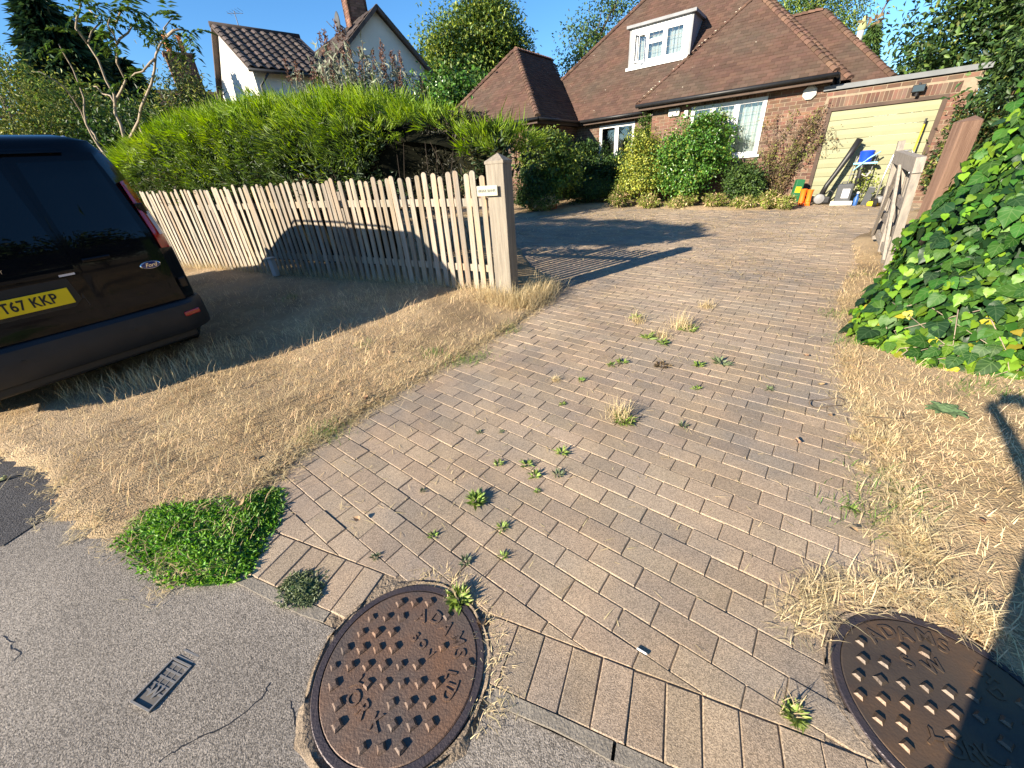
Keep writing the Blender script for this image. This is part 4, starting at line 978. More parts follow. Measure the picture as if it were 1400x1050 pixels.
for k in range(10):
    m = MB(); z0 = .36+k*.189; V = []
    prof = [(-.024, z0+.002), (-.060, z0+.002), (-.060, z0+.187), (-.040, z0+.187), (-.027, z0+.181), (-.020, z0+.09)]
    prof = [(n_, z_) for n_, z_ in prof]; kk = len(prof); V = [hp(.002, n_, z_) for n_, z_ in prof]+[hp(1.798, n_, z_) for n_, z_ in prof]
    m.add(V, [tuple(range(kk)), tuple(reversed(range(kk, 2*kk)))]+[(i, (i+1) % kk, (i+1) % kk+kk, i+kk) for i in range(kk)]); o = hb(m, 'panel', T['garage'], gd_)
# things fixed to the wall
def on_wall(name, s, n, z, label, cat, group=None): return empty(name, hp(s, n, z), math.atan2(HU[1], HU[0]), label, cat, group)
al = on_wall('alarm_box', -.50, .008, 2.66, 'white eight sided burglar alarm box on brick wall beside the garage', 'alarm')
V = [(.14*math.cos(a+.39), .14*math.sin(a+.39)) for a in np.linspace(0, 2*math.pi, 8, endpoint=False)]
MB().prism(V, 0, .06, .02, .015, lambda x, y, z: (x, -z, y)).build('cover', T['white_pl'], al)
MB().box((0, -.062, -.02), (.12, .004, .035)).build('label_strip', simple('pale_grey', (.5, .5, .52)), al)
a2 = on_wall('alarm_box', -3.50, .008, 2.66, 'white rounded rectangular alarm box under the eave above the round bush', 'alarm')
MB().box((0, -.035, 0), (.30, .07, .19), 0, .03).build('cover', T['white_pl'], a2); MB().box((0, -.072, .02), (.2, .004, .02)).build('label_strip', simple('grey_strip', (.45, .45, .45)), a2)
m = MB().box((0, -.04, 0), (.11, .08, .17), 0, .02); a3 = on_wall('vent_cowl', -3.18, .008, 2.58, 'small white plastic box beside the window frame under the eave', 'box'); m.build('cover', T['white_pl'], a3); MB().box((0, -.082, -.03), (.07, .004, .05)).build('grille', T['grey_pl'], a3)
fl = on_wall('flood_light', 1.36, .01, 2.46, 'black floodlight fixed above the pale yellow garage door', 'light')
MB().box((0, -.10, 0), (.20, .07, .13), 0, .012).build('housing', T['black_pl'], fl); MB().box((0, -.03, .06), (.03, .08, .09), 0, .005).build('bracket', T['black_pl'], fl); MB().box((0, -.137, 0), (.17, .006, .10)).build('lens', T['pane'], fl); MB().lathe([(.03, -.09), (.035, -.05), (.02, -.02)], 12, (0, -.09, -.04)).build('sensor', T['black_pl'], fl)

# ================================================================ WHITE HOUSE
WE = np.array([-7.6, 16.1]); wr = np.array([math.cos(math.radians(41)), math.sin(math.radians(41))]); wg = np.array([-wr[1], wr[0]])
def wp(a, g, z): p = WE+wr*a+wg*g; return (p[0], p[1], z)
wh = empty('white_house', wp(2, 2, 0), 0, 'white rendered house with dark pantiled roof and brick chimney behind the hedge', 'house'); WINV = Matrix.Translation(wh.location).inverted()
def wbd(m, name, mat, parent=wh, smooth=False):
    o = m.build(name, mat, parent, smooth); o.matrix_parent_inverse = WINV if parent == wh else Matrix.Identity(4); return o
def wbox(m, a0, a1, g0, g1, z0, z1): m.hexa([wp(a0, g0, z0), wp(a1, g0, z0), wp(a1, g1, z0), wp(a0, g1, z0), wp(a0, g0, z1), wp(a1, g0, z1), wp(a1, g1, z1), wp(a0, g1, z1)]); return m
EZ2, RZ2 = 5.15, 6.62
m = MB(); wbox(m, 0, 2.6, 0, 5.0, .3, EZ2)
m.add([wp(0, 0, EZ2), wp(0, 5.0, EZ2), wp(0, 2.5, RZ2), wp(2.6, 0, EZ2), wp(2.6, 5.0, EZ2), wp(2.6, 2.5, RZ2)], [(0, 2, 1), (3, 4, 5)])
w1 = wbd(m, 'wall', T['render'])
G2C, G2W, RZ3 = 4.75, 2.35, 7.15
m = MB(); wbox(m, 2.6, 7.1, -.02, 6, .3, EZ2); m.add([wp(2.4, -.02, EZ2), wp(7.1, -.02, EZ2), wp(G2C, -.02, RZ3-.02), wp(2.4, 6, EZ2), wp(7.1, 6, EZ2), wp(G2C, 6, RZ3-.02)], [(0, 1, 2), (4, 3, 5)]); wbd(m, 'gable_wall', T['render'])
def slab(pts, th, name, mat, parent=wh):
    P = [np.array(p, float) for p in pts]; nn = unit(np.cross(P[1]-P[0], P[2]-P[0])); nn = nn if nn[2] > 0 else -nn; k = len(P)
    m = MB().add([p for p in P]+[p+nn*th for p in P], [tuple(range(k)), tuple(reversed(range(k, 2*k)))]+[(i, (i+1) % k, (i+1) % k+k, i+k) for i in range(k)]); return wbd(m, name, T[mat], parent)
def pantiles(pts, parent):
    P = [np.array(p, float) for p in pts]; e = unit(P[1]-P[0]); nn = unit(np.cross(P[1]-P[0], P[3]-P[0])); nn = nn if nn[2] > 0 else -nn; v = unit(P[3]-P[0]); L = np.linalg.norm(P[1]-P[0]); Hh = np.linalg.norm(P[3]-P[0]); m = MB(); w, g = .30, .32
    for j in range(int(Hh/g)):
        for i in range(int(L/w)):
            o = P[0]+e*(i*w)+v*(j*g); pr = [(0, .0), (.05, .045), (.12, .055), (.19, .02), (.26, .0), (.30, .012)]; V = []
            for q, lift in ((0, .035), (g*1.08, .004)):
                for (x, h) in pr: V.append(o+e*x+v*q+nn*(h+lift+.06))
            V += [V[k]-nn*.03 for k in range(6)]
            m.add(V, [(k, k+1, k+7, k+6) for k in range(5)]+[(k+12, k+13, k+1, k) for k in range(5)])
    o = m.build('pantiles', T['tile_dark'], parent); o['kind'] = 'stuff'; return o
r1_ = slab([wp(-.18, -.30, EZ2-.2), wp(2.75, -.30, EZ2-.2), wp(2.75, 2.5, RZ2), wp(-.18, 2.5, RZ2)], .06, 'roof', 'tile_dark'); pantiles([wp(-.18, -.30, EZ2-.2), wp(2.75, -.30, EZ2-.2), wp(2.75, 2.5, RZ2), wp(-.18, 2.5, RZ2)], r1_)
slab([wp(2.75, 5.3, EZ2-.2), wp(-.18, 5.3, EZ2-.2), wp(-.18, 2.5, RZ2), wp(2.75, 2.5, RZ2)], .06, 'roof', 'tile_dark')
rt = MB().tube([wp(-.2, 2.5, RZ2+.08), wp(2.75, 2.5, RZ2+.08)], .09, 8); wbd(rt, 'ridge', T['tile_dark'], wh, True)
a = slab([wp(G2C-G2W-.3, -.25, EZ2-.25), wp(G2C, -.25, RZ3), wp(G2C, 6.2, RZ3), wp(G2C-G2W-.3, 6.2, EZ2-.25)], .06, 'roof', 'tile_dark')
pantiles([wp(G2C-G2W-.3, 6.2, EZ2-.25), wp(G2C-G2W-.3, -.25, EZ2-.25), wp(G2C, -.25, RZ3), wp(G2C, 6.2, RZ3)], a)
slab([wp(G2C+G2W+.3, -.25, EZ2-.25), wp(G2C, -.25, RZ3), wp(G2C, 6.2, RZ3), wp(G2C+G2W+.3, 6.2, EZ2-.25)], .06, 'roof', 'tile_dark')
bb = MB()
for s in (-1, 1): 
    for k in range(9):
        t0, t1 = k/9, (k+1)/9-.005; f = lambda t_: (G2C+s*(G2W+.3)*(1-t_), EZ2-.25+(RZ3-EZ2+.25)*t_)
        (a0, z0), (a1, z1) = f(t0), f(t1); bb.hexa([wp(a0, -.29, z0-.06), wp(a1, -.29, z1-.06), wp(a1, -.2, z1-.06), wp(a0, -.2, z0-.06), wp(a0, -.29, z0+.10), wp(a1, -.29, z1+.10), wp(a1, -.2, z1+.10), wp(a0, -.2, z0+.10)])
wbd(bb, 'verge_tiles', T['tile_dark'])
wbd(MB().tube([wp(-.2, -.36, EZ2-.2), wp(2.4, -.36, EZ2-.2)], .055, 8), 'gutter', T['black_pl'], wh, True)
wbd(MB().tube([wp(.35, -.36, EZ2-.25), wp(.1, -.1, EZ2-.55), wp(.1, -.07, 2.0)], .035, 8), 'downpipe', T['black_pl'], wh, True)
m = MB(); wbox(m, -.05, .02, .55, 1.15, 3.55, 4.6); wf = wbd(m, 'window', T['upvc'])
m = MB(); wbox(m, -.055, -.0505, .62, .83, 3.62, 3.9); wbox(m, -.055, -.0505, .87, 1.08, 3.62, 3.9); wbox(m, -.055, -.0505, .62, .83, 3.95, 4.23); wbox(m, -.055, -.0505, .87, 1.08, 3.95, 4.23); wbox(m, -.055, -.0505, .62, .83, 4.28, 4.53); wbox(m, -.055, -.0505, .87, 1.08, 4.28, 4.53); wbd(m, 'pane', pmat('sky_pane', (.25, .40, .55), (.2, .35, .5), rough=.05, spec=.8), wf)
# chimney of real bricks
def brick_stack(c, w, d, z0, z1, rz, parent, name='chimney', mat='brick_dark', inv=None):
    m = MB(); z = z0; row = 0
    while z < z1:
        for side in range(4):
            L = w if side % 2 == 0 else d; off = (d if side % 2 == 0 else w)/2; x = -L/2-(.1125 if row % 2 else 0)
            while x < L/2-.02:
                p, q = max(x, -L/2), min(x+.215, L/2); x += .225
                if q-p < .03: continue
                a = rz+side*math.pi/2; cx, cy = (p+q)/2, -off+.05
                m.box((c[0]+cx*math.cos(a)-cy*math.sin(a), c[1]+cx*math.sin(a)+cy*math.cos(a), z+.0325), (q-p, .1, .065), a)
        z += .075; row += 1
    m.box((c[0], c[1], (z0+z1)/2), (w-.015, d-.015, z1-z0), rz); m.box((c[0], c[1], z1+.04), (w+.12, d+.12, .09), rz)
    o = m.build(name, T[mat], parent); o.matrix_parent_inverse = inv or Matrix.Identity(4); return o
cw = onplane(487, 20, wp(3.4, 1.1, 0), [wg[0], wg[1], 0]); brick_stack(cw, .75, .55, 5.6, 8.6, math.radians(36), wh, inv=WINV)
for dx in (-.18, .18):
    wbd(MB().lathe([(.12, 8.68), (.10, 9.05), (.12, 9.1)], 12, (cw[0]+dx*wr[0], cw[1]+dx*wr[1], 0)), 'chimney_pot', T['terracotta'])
dsh = onplane(458, 30, wp(3.0, .7, 0), [wg[0], wg[1], 0]); sd_ = empty('satellite_dish', tuple(dsh), math.radians(-60), 'dark grey satellite dish on the white house roof', 'dish')
m = MB().lathe([(.001, 0), (.12, .015), (.24, .06), (.30, .10), (.295, .11), (.23, .075), (.001, .012)], 24, (0, 0, 0), 'y'); m.build('reflector', T['slate'], sd_, True)
MB().tube([(0, .02, -.28), (0, -.2, -.1), (0, -.3, 0)], .012, 6).build('feed_arm', T['grey_pl'], sd_); MB().tube([(0, .05, 0), (.0, .3, -.15), (0, .3, -.6)], .02, 6).build('bracket', T['grey_pl'], sd_)
ae = onplane(327, 38, wp(.9, 2.5, 0), [wg[0], wg[1], 0]); at_ = empty('tv_aerial', (ae[0], ae[1], RZ2), 0, 'thin metal television aerial on the ridge of the white house', 'aerial')
MB().tube([(0, 0, 0), (0, 0, .55)], .012, 6).build('mast', T['grey_pl'], at_)
ab = MB().tube([(-.25, 0, .5), (.25, .1, .5)], .008, 5)
for k in range(5): ab.tube([(-.2+.1*k, -.15, .5+.02*k), (-.2+.1*k, .2, .5+.02*k)], .005, 4)
ab.build('array', T['grey_pl'], at_)
# ================================================================ FAR HOUSE WITH TALL CHIMNEY (left)
fb = atY(262, 130, 24.0); fh = empty('distant_house', (fb[0], fb[1], .6), math.radians(36), 'dark brick house with a tall two pot chimney left of the white house', 'house')
MB().box((0, 2.2, 2.1), (6, 4.4, 4.2)).build('wall', T['brick_dark'], fh)
MB().add([(-3.2, -.2, 4.2), (3.2, -.2, 4.2), (3.2, 4.6, 4.2), (-3.2, 4.6, 4.2), (-3.2, 2.2, 5.9), (3.2, 2.2, 5.9)], [(0, 1, 5, 4), (2, 3, 4, 5), (0, 4, 3), (1, 2, 5), (3, 2, 1, 0)]).build('roof', T['tile'], fh)
brick_stack((.2, 1.6, 0), 1.15, .7, 4.2, 7.2, 0, fh)
for dx in (-.28, .28): MB().lathe([(.13, 7.28), (.10, 7.95), (.13, 8.02)], 12, (.2+dx, 1.6, 0)).build('chimney_pot', T['terracotta'], fh)

# ================================================================ TREES AND SHRUBS
def limb(m, a, b, r0, r1, seg=6, n=6, wob=.06):
    a, b = np.array(a, float), np.array(b, float); L = np.linalg.norm(b-a); P = []
    for i in range(n+1):
        t = i/n; P.append(a+(b-a)*t+(rng.normal(size=3)*wob*L*math.sin(math.pi*t) if 0 < i < n else 0))
    m.tube(P, list(np.linspace(r0, r1, n+1)), seg); return P
def ell_pts(n, c, r, shell=.55):
    d = rand_unit(n); k = shell+(1-shell)*rng.random(n)**.5; return np.array(c)+d*np.array(r)*k[:, None], d
def broadleaf(name, label, cat, base, lobes, mats, nleaf, L, W, trunk=.15, group=None, droop=.35, clumps=70, bark='bark', crown='crown', cl_r=.16):
    """lobes: list of (centre offset xyz, radii xyz); leaves gather in clumps through the lobes"""
    e = empty(name, tuple(base), 0, label, cat, group); m = MB()
    tot = sum(l[1][0]*l[1][1]*l[1][2] for l in lobes); cs = []
    for c, r in lobes:
        k = max(5, int(clumps*(r[0]*r[1]*r[2])/tot)); p, d = ell_pts(k, c, r, .45); cs.append(np.concatenate([p, np.tile(np.mean(r), (k, 1))], 1))
    cs = np.concatenate(cs)
    top = max(l[0][2]+l[1][2] for l in lobes); low = min(l[0][2]-l[1][2] for l in lobes)
    ct = np.mean([l[0] for l in lobes], 0)
    if trunk > 0:
        fork = np.array([ct[0]*.5, ct[1]*.5, max(.15, low*.7+.3*ct[2])]); limb(m, (0, 0, -.1), fork, trunk, trunk*.7, 8, 5, .03)
        for c, r in lobes: 
            j = limb(m, fork, np.array(c)+np.array([0, 0, r[2]*.3]), trunk*.55, trunk*.15, 6, 5, .06)
        for q in cs[rng.choice(len(cs), min(len(cs), 26), replace=False)]:
            c = np.array(lobes[np.argmin([np.linalg.norm(q[:3]-np.array(l[0])) for l in lobes])][0]); limb(m, c*.7+fork*.3, q[:3], trunk*.16, trunk*.05, 5, 4, .08)
        m.build('trunk', T[bark], e, True)
    for mi, mt in enumerate(mats):
        w = mt[1]; n = int(nleaf*w); ids = rng.integers(0, len(cs), n); R = cs[ids, 3]
        P = cs[ids, :3]+rng.normal(size=(n, 3))*(R*cl_r*2.2)[:, None]*np.array([1, 1, .75])
        A = rand_unit(n)+np.array([0, 0, -droop])+unit(P-ct)*.6; N = unit(P-ct)*.7+np.array([0, 0, .6])+rng.normal(size=(n, 3))*.45
        c = Cloud(); c.add(*leaves(P, A, N, rng.uniform(*L, n), rng.uniform(*W, n))); c.build(crown, T[mt[0]], e)
    return e
def conifer(name, label, base, h, r, n, mats, group=None, low=.05, sag=.35, tips=3):
    e = empty(name, tuple(base), 0, label, 'tree', group); m = MB().tube([(0, 0, -.2), (0, 0, h*.5), (0, 0, h*.97)], [r*.09, r*.05, .015], 8); m.build('trunk', T['bark'], e, True)
    for mt, w in mats:
        k = int(n*w); t = low+(1-low)*rng.random(k)**1.25; a = rng.uniform(0, 2*math.pi, k); wh_ = np.round(t*26)/26+rng.normal(size=k)*.008
        br = .55+.45*np.sin(a*7+wh_*41)*np.sin(a*3-wh_*23); rad = r*(1-wh_)**.75*(.35+.65*rng.random(k)**.6)*(.7+.3*br)
        P = np.stack([np.cos(a)*rad, np.sin(a)*rad, wh_*h-sag*rad*.5+rng.normal(size=k)*.03*h/6], 1)
        A = np.stack([np.cos(a), np.sin(a), -.45+rng.normal(size=k)*.3], 1)+rng.normal(size=(k, 3))*.3; N = np.array([0, 0, 1.0])+rng.normal(size=(k, 3))*.5
        c = Cloud(); c.add(*leaves(P, A, N, rng.uniform(.14, .34, k)*max(1, r/1.6), rng.uniform(.04, .10, k)*max(1, r/1.6), .1, .25)); c.build('crown', T[mt], e)
    return e
T['lf_yel'] = leafmat('leaf_yellow_green', (.26, .32, .05), (.17, .24, .035)); T['lf_mid'] = leafmat('leaf_mid', (.10, .17, .035), (.07, .13, .028)); T['lf_dark'] = leafmat('leaf_dark', (.035, .075, .02), (.025, .055, .016), transl=.2)
T['lf_glossy'] = leafmat('leaf_glossy', (.085, .20, .03), (.06, .15, .022), rough=.3, spec=.5, transl=.2); T['lf_var'] = leafmat('leaf_variegated', (.38, .40, .07), (.24, .30, .05), rough=.35); T['lf_olive'] = leafmat('leaf_olive', (.24, .26, .06), (.16, .19, .045))
T['lf_brown'] = leafmat('leaf_brown', (.20, .14, .07), (.14, .10, .055)); T['con_dark'] = leafmat('conifer_dark', (.028, .062, .026), (.02, .045, .02), transl=.12); T['con_mid'] = leafmat('conifer_mid', (.065, .12, .04), (.05, .095, .03), transl=.15)
T['bud_grey'] = leafmat('buddleia_leaf', (.26, .28, .20), (.17, .20, .13)); T['bud_fl'] = leafmat('buddleia_spike', (.20, .115, .075), (.15, .085, .065))
def gp(x, y, dz=0): q = G(x, y); return np.array([q[0], q[1], surf(*q)+dz])
# --- far left: dark conifers and a sunlit loose tree
b = atY(48, 5, 15.5); conifer('dark_conifer', 'tallest dark drooping conifer behind the sunlit loose tree', (b[0], b[1], .5), 6.5, 2.6, 17000, [('con_dark', .75), ('con_mid', .25)], 'dark conifers at the left')
b = atY(112, 30, 17.5); conifer('dark_conifer', 'smaller dark conifer between the tall conifer and the dark brick chimney', (b[0], b[1], .5), 6.3, 1.9, 10000, [('con_dark', .8), ('con_mid', .2)], 'dark conifers at the left')
b = atY(160, 70, 17); conifer('dark_conifer', 'low dark conifer in front of the distant chimney house', (b[0], b[1], .5), 5.3, 1.9, 9000, [('con_dark', .85), ('con_mid', .15)], 'dark conifers at the left')
b = atY(75, 190, 11.2); broadleaf('loose_tree', 'loose sunlit yellow green tree growing behind the van roof', 'tree', (b[0], b[1], .4), [((-1.2, .3, 2.9), (1.2, .9, .8)), ((.1, 0, 2.6), (1.3, .9, .8)), ((1.2, .3, 2.5), (1.0, .8, .7)), ((-.9, 0, 3.7), (.8, .7, .6)), ((.5, .2, 3.3), (.9, .7, .5)), ((-2.2, 0, 3.6), (.9, .7, .9)), ((2.0, .3, 2.7), (.7, .6, .6))], [('lf_olive', .5), ('lf_yel', .3), ('lf_mid', .2)], 24000, (.05, .11), (.025, .05), .08, clumps=110, bark='bark_pale')
b = atY(20, 60, 9.5); broadleaf('feathery_bush', 'pale feathery branch mass at the far left above the van', 'bush', (b[0]-1.4, b[1]+.3, .4), [((.2, 0, 3.1), (.8, .8, .9)), ((.5, 0, 2.3), (.8, .7, .6))], [('lf_olive', .6), ('lf_mid', .4)], 5000, (.05, .12), (.02, .04), .06, clumps=50, bark='bark_pale')
# bare branched tree with tufts of long leaves
def tuft_tree():
    Y = 8.8; foot = atY(172, 200, Y); e = empty('bare_branched_tree', (foot[0], foot[1], .4), 0, 'tree with crooked pale bare branches and tufts of long leaves against the sky', 'tree')
    m = MB(); org = np.array([foot[0], foot[1], .4]); tips = []
    paths = [[(172, 215), (165, 170), (157, 140), (172, 110), (160, 70), (155, 45), (150, 25)], [(172, 200), (190, 165), (207, 115), (213, 75), (228, 50), (235, 25)], [(158, 145), (145, 110), (120, 60), (138, 30), (120, 12)],
             [(118, 170), (115, 135), (100, 95), (80, 60)], [(118, 170), (100, 135), (75, 110), (40, 100)], [(213, 80), (195, 98), (178, 106)], [(160, 60), (175, 45), (182, 35)], [(150, 30), (165, 15), (175, 5)], [(228, 50), (245, 40), (258, 42)], [(157, 140), (140, 128), (128, 118)], [(190, 165), (196, 185), (193, 200)], [(120, 60), (105, 25), (110, 5)]]
    for i, p in enumerate(paths):
        Q = [atY(x, y, Y+.25*math.sin(i*2.1+k*.8))-org for k, (x, y) in enumerate(p)]
        if i in (0, 1): Q = [np.array([0, 0, 0.]), np.array([0, 0, 1.2])]+Q
        if i in (3, 4): Q = [np.array([0, 0, .2]), atY(135, 200, Y)-org]+Q
        r = .035 if i < 2 else .02; Q2 = []
        for a, c in zip(Q[:-1], Q[1:]): Q2 += [a, (a+c)/2+rng.normal(size=3)*.03]
        Q2.append(Q[-1]); m.tube(Q2, list(np.linspace(r, .008, len(Q2))), 6); tips.append(Q[-1])
        if i in (0, 1, 2, 7, 11): tips += [Q2[-3]+rng.normal(size=3)*.05, Q2[-2]]
    m.build('branches', T['bark_pale'], e, True); c = Cloud()
    for t in tips:
        for q in range(3):
            k = 22; a = rand_unit(1)[0]*np.array([1, .6, .6])+np.array([0, 0, .1]); s = t+rng.normal(size=3)*.06; ax = unit(a); L = .28+.1*rng.random()
            u_ = rng.random(k); P = s+ax*(u_*L)[:, None]-np.array([0, 0, .12])*(u_**2)[:, None]; sd2 = unit(np.cross(ax, [0, 0, 1.0]))*np.where(rng.random(k) < .5, 1, -1)[:, None]
            c.add(*leaves(P, sd2+ax*.5+np.array([0, 0, -.25]), np.array([0, 0, 1.0])+rng.normal(size=(k, 3))*.3, rng.uniform(.09, .16, k), rng.uniform(.025, .045, k)))
    c.build('leaf_tufts', T['lf_mid'], e)
tuft_tree()
b = atY(250, 130, 10.5); broadleaf('slender_shrub', 'slender upright leafy shrub in front of the dark chimney', 'shrub', (b[0], b[1], .4), [((0, 0, 2.6), (.4, .4, 1.0)), ((.1, 0, 3.4), (.22, .22, .6))], [('lf_olive', .5), ('lf_dark', .5)], 4200, (.07, .14), (.02, .035), .04, clumps=45)
b = atY(205, 190, 10.2); broadleaf('dark_bush', 'dark green bush behind the left end of the bright hedge', 'bush', (b[0], b[1], .4), [((0, 0, 2.0), (.9, .6, .8)), ((-.8, 0, 2.2), (.7, .6, .6)), ((.8, .2, 2.0), (.7, .6, .6))], [('lf_dark', .7), ('lf_mid', .3)], 9000, (.06, .12), (.03, .05), .05, clumps=70)
# buddleia in front of the white house
def buddleia(name, label, x, y0, Y, w, h, k):
    p0 = atY(x, y0, Y); e = empty(name, (p0[0], p0[1], .5), 0, label, 'shrub', 'grey leaved flowering shrubs'); m = MB(); c = Cloud(); f = Cloud()
    for i in range(k):
        d = rng.normal(size=2)*w*.5; b = np.array([d[0]*.25, d[1]*.25, 0]); t = np.array([d[0], d[1]*.6, h*(.65+.35*rng.random())*(1-.12*abs(d[0])/w)]); P = limb(m, b, t, .014, .005, 5, 5, .03)
        u_ = rng.uniform(.45, .99, 84)[:, None]; Q = b*(1-u_)+t*u_+rng.normal(size=(84, 3))*.06; c.add(*leaves(Q, rand_unit(84)+np.array([0, 0, -.3])+unit(t-b)*.3, rand_unit(84)+np.array([0, 0, .6]), rng.uniform(.10, .2, 84), rng.uniform(.025, .045, 84)))
        if rng.random() < .6 or i == 0:
            n = 60; u_ = rng.random(n); Q = t+np.stack([rng.normal(size=n)*.03*(1-u_*.8), rng.normal(size=n)*.03*(1-u_*.8), u_*.30], 1); f.add(*leaves(Q, rand_unit(n)+np.array([0, 0, .8]), rand_unit(n), np.full(n, .05), np.full(n, .025)))
    m.build('stems', T['bark'], e, True); c.build('leaves', T['bud_grey'], e, 'stuff'); f.build('flower_spikes', T['bud_fl'], e, 'stuff')
buddleia('buddleia', 'broad grey leaved shrub with brown flower spikes below the brick chimney', 487, 150, 9.3, 1.05, 3.45, 62)
buddleia('buddleia', 'narrow grey leaved shrub with flower spikes against the white gable wall', 545, 140, 10.0, .4, 3.4, 20)
buddleia('buddleia', 'small grey shrub with flower spikes at the foot of the gable slope', 575, 140, 10.2, .28, 2.75, 12)
# round tree between the houses and ivy bush below it
b = atY(655, 130, 24); broadleaf('round_tree', 'tall rounded yellow green tree between the white house and the bungalow', 'tree', (b[0], b[1], .7), [((-.2, 0, 5.6), (2.1, 1.7, 2.3)), ((.7, 0, 6.4), (1.5, 1.4, 1.8)), ((-1.2, 0, 5.0), (1.3, 1.2, 1.7)), ((1.5, 0, 5.0), (1.2, 1.1, 1.6))], [('lf_yel', .45), ('lf_mid', .4), ('lf_dark', .15)], 44000, (.10, .22), (.05, .10), .22, clumps=300, cl_r=.10)
b = atY(625, 130, 18); broadleaf('ivy_bush', 'mid green ivy like bush under the round tree', 'bush', (b[0], b[1], .6), [((-.5, 0, 3.6), (.9, .8, .8)), ((.6, 0, 3.5), (.9, .8, .8)), ((0, 0, 2.4), (1.2, .9, 1.2))], [('lf_glossy', .6), ('lf_mid', .4)], 9000, (.10, .18), (.08, .13), .1, clumps=90)
b = atY(800, 90, 27); broadleaf('thin_tree', 'thin open branched tree rising behind the bungalow roof', 'tree', (b[0], b[1], .7), [((-.4, 0, 6.6), (1.2, 1, 1.2)), ((.8, 0, 7.6), (1.1, 1, 1.1)), ((0, 0, 5.4), (1.3, 1, 1.0)), ((1.8, 0, 8.6), (1.0, 1, 1.0))], [('lf_mid', .6), ('lf_dark', .4)], 3600, (.10, .2), (.06, .11), .14, clumps=60)
b = atY(1105, 30, 24); broadleaf('feathery_tree', 'feathery mid green tree behind the bungalow ridge', 'tree', (b[0], b[1], .8), [((-.6, 0, 5.6), (1.5, 1.3, 1.6)), ((1.0, 0, 6.0), (1.4, 1.2, 1.7)), ((.2, 0, 7.2), (1.4, 1.2, 1.4))], [('lf_mid', .7), ('lf_yel', .3)], 13000, (.12, .24), (.04, .07), .18, clumps=120)
b = atY(1190, 60, 21); conifer('green_conifer', 'upright green conifer behind the right end of the tiled roof', (b[0], b[1], .8), 5.3, 1.3, 6000, [('con_mid', .6), ('lf_mid', .4)])
b = atY(1178, 40, 17.5); lp = empty('pale_flue', (b[0], b[1], 2.6), 0, 'pale grey flue pipe with a yellow green cowl behind the roof', 'flue'); MB().lathe([(.07, 0), (.07, 2.2), (.10, 2.25), (.10, 2.5), (.02, 2.75)], 12).build('pipe', simple('pale_grey_flue', (.5, .5, .42)), lp, 'auto'); MB().lathe([(.12, 2.52), (.14, 2.6), (.02, 2.9)], 12).build('cowl', simple('cowl_green', (.35, .36, .16)), lp, 'auto')
# right: big dark tree over the garage
b = np.array([12.6, 11.0]); broadleaf('overhanging_tree', 'large dark leafy tree overhanging the right side of the garage', 'tree', (b[0], b[1], .35), [((-.6, .6, 3.3), (1.5, 1.4, 1.5)), ((1.2, .2, 3.9), (1.8, 1.5, 1.8)), ((-.4, -1.0, 2.7), (1.0, .9, .9)), ((.9, -1.8, 2.6), (1.5, 1.2, 1.2)), ((2.8, -1.2, 3.2), (1.8, 1.5, 1.9)), ((1.2, -1.0, 1.2), (1.2, 1.0, 1.0))], [('lf_mid', .35), ('lf_dark', .6), ('lf_olive', .05)], 52000, (.10, .2), (.05, .10), .2, clumps=330, cl_r=.10)
b = np.array([8.3, 6.6]); broadleaf('near_right_tree', 'dark leafed tree leaning over behind the ivy on the right', 'tree', (b[0], b[1], .25), [((.4, .3, 2.6), (1.0, 1.0, .8)), ((1.1, -.9, 3.0), (1.2, 1.1, 1.1)), ((-.2, .6, 1.3), (.6, .6, .7)), ((1.4, -.6, 1.3), (1.3, 1.0, 1.1)), ((1.8, -2.2, 2.6), (1.2, 1.1, 1.2)), ((.3, -.4, 3.5), (1.1, 1.0, .7)), ((1.6, -1.6, 3.9), (1.2, 1.1, .9))], [('lf_dark', .8), ('lf_mid', .2)], 30000, (.07, .15), (.035, .07), .12, clumps=200, cl_r=.12)
tw = empty('overhanging_twig', tuple(atY(1230, -20, 6.5)), 0, 'thin overhanging twig with a few leaves at the top right', 'twig'); o0 = atY(1230, -20, 6.5); m = MB()
Q = [atY(x, y, 6.5)-o0 for x, y in ((1230, -20), (1212, 5), (1204, 20), (1196, 27), (1185, 24))]; m.tube(Q, [.012, .010, .008, .005, .003], 5); m.build('stem', T['bark'], tw, True)
c = Cloud(); P = np.array([Q[2], Q[3], Q[4], Q[1], Q[0]])[rng.integers(0, 5, 16)]+rng.normal(size=(16, 3))*.04; c.add(*leaves(P, rand_unit(16)+np.array([0, 0, -.5]), rand_unit(16), rng.uniform(.07, .12, 16), rng.uniform(.04, .06, 16))); c.build('leaves', T['lf_brown'], tw)

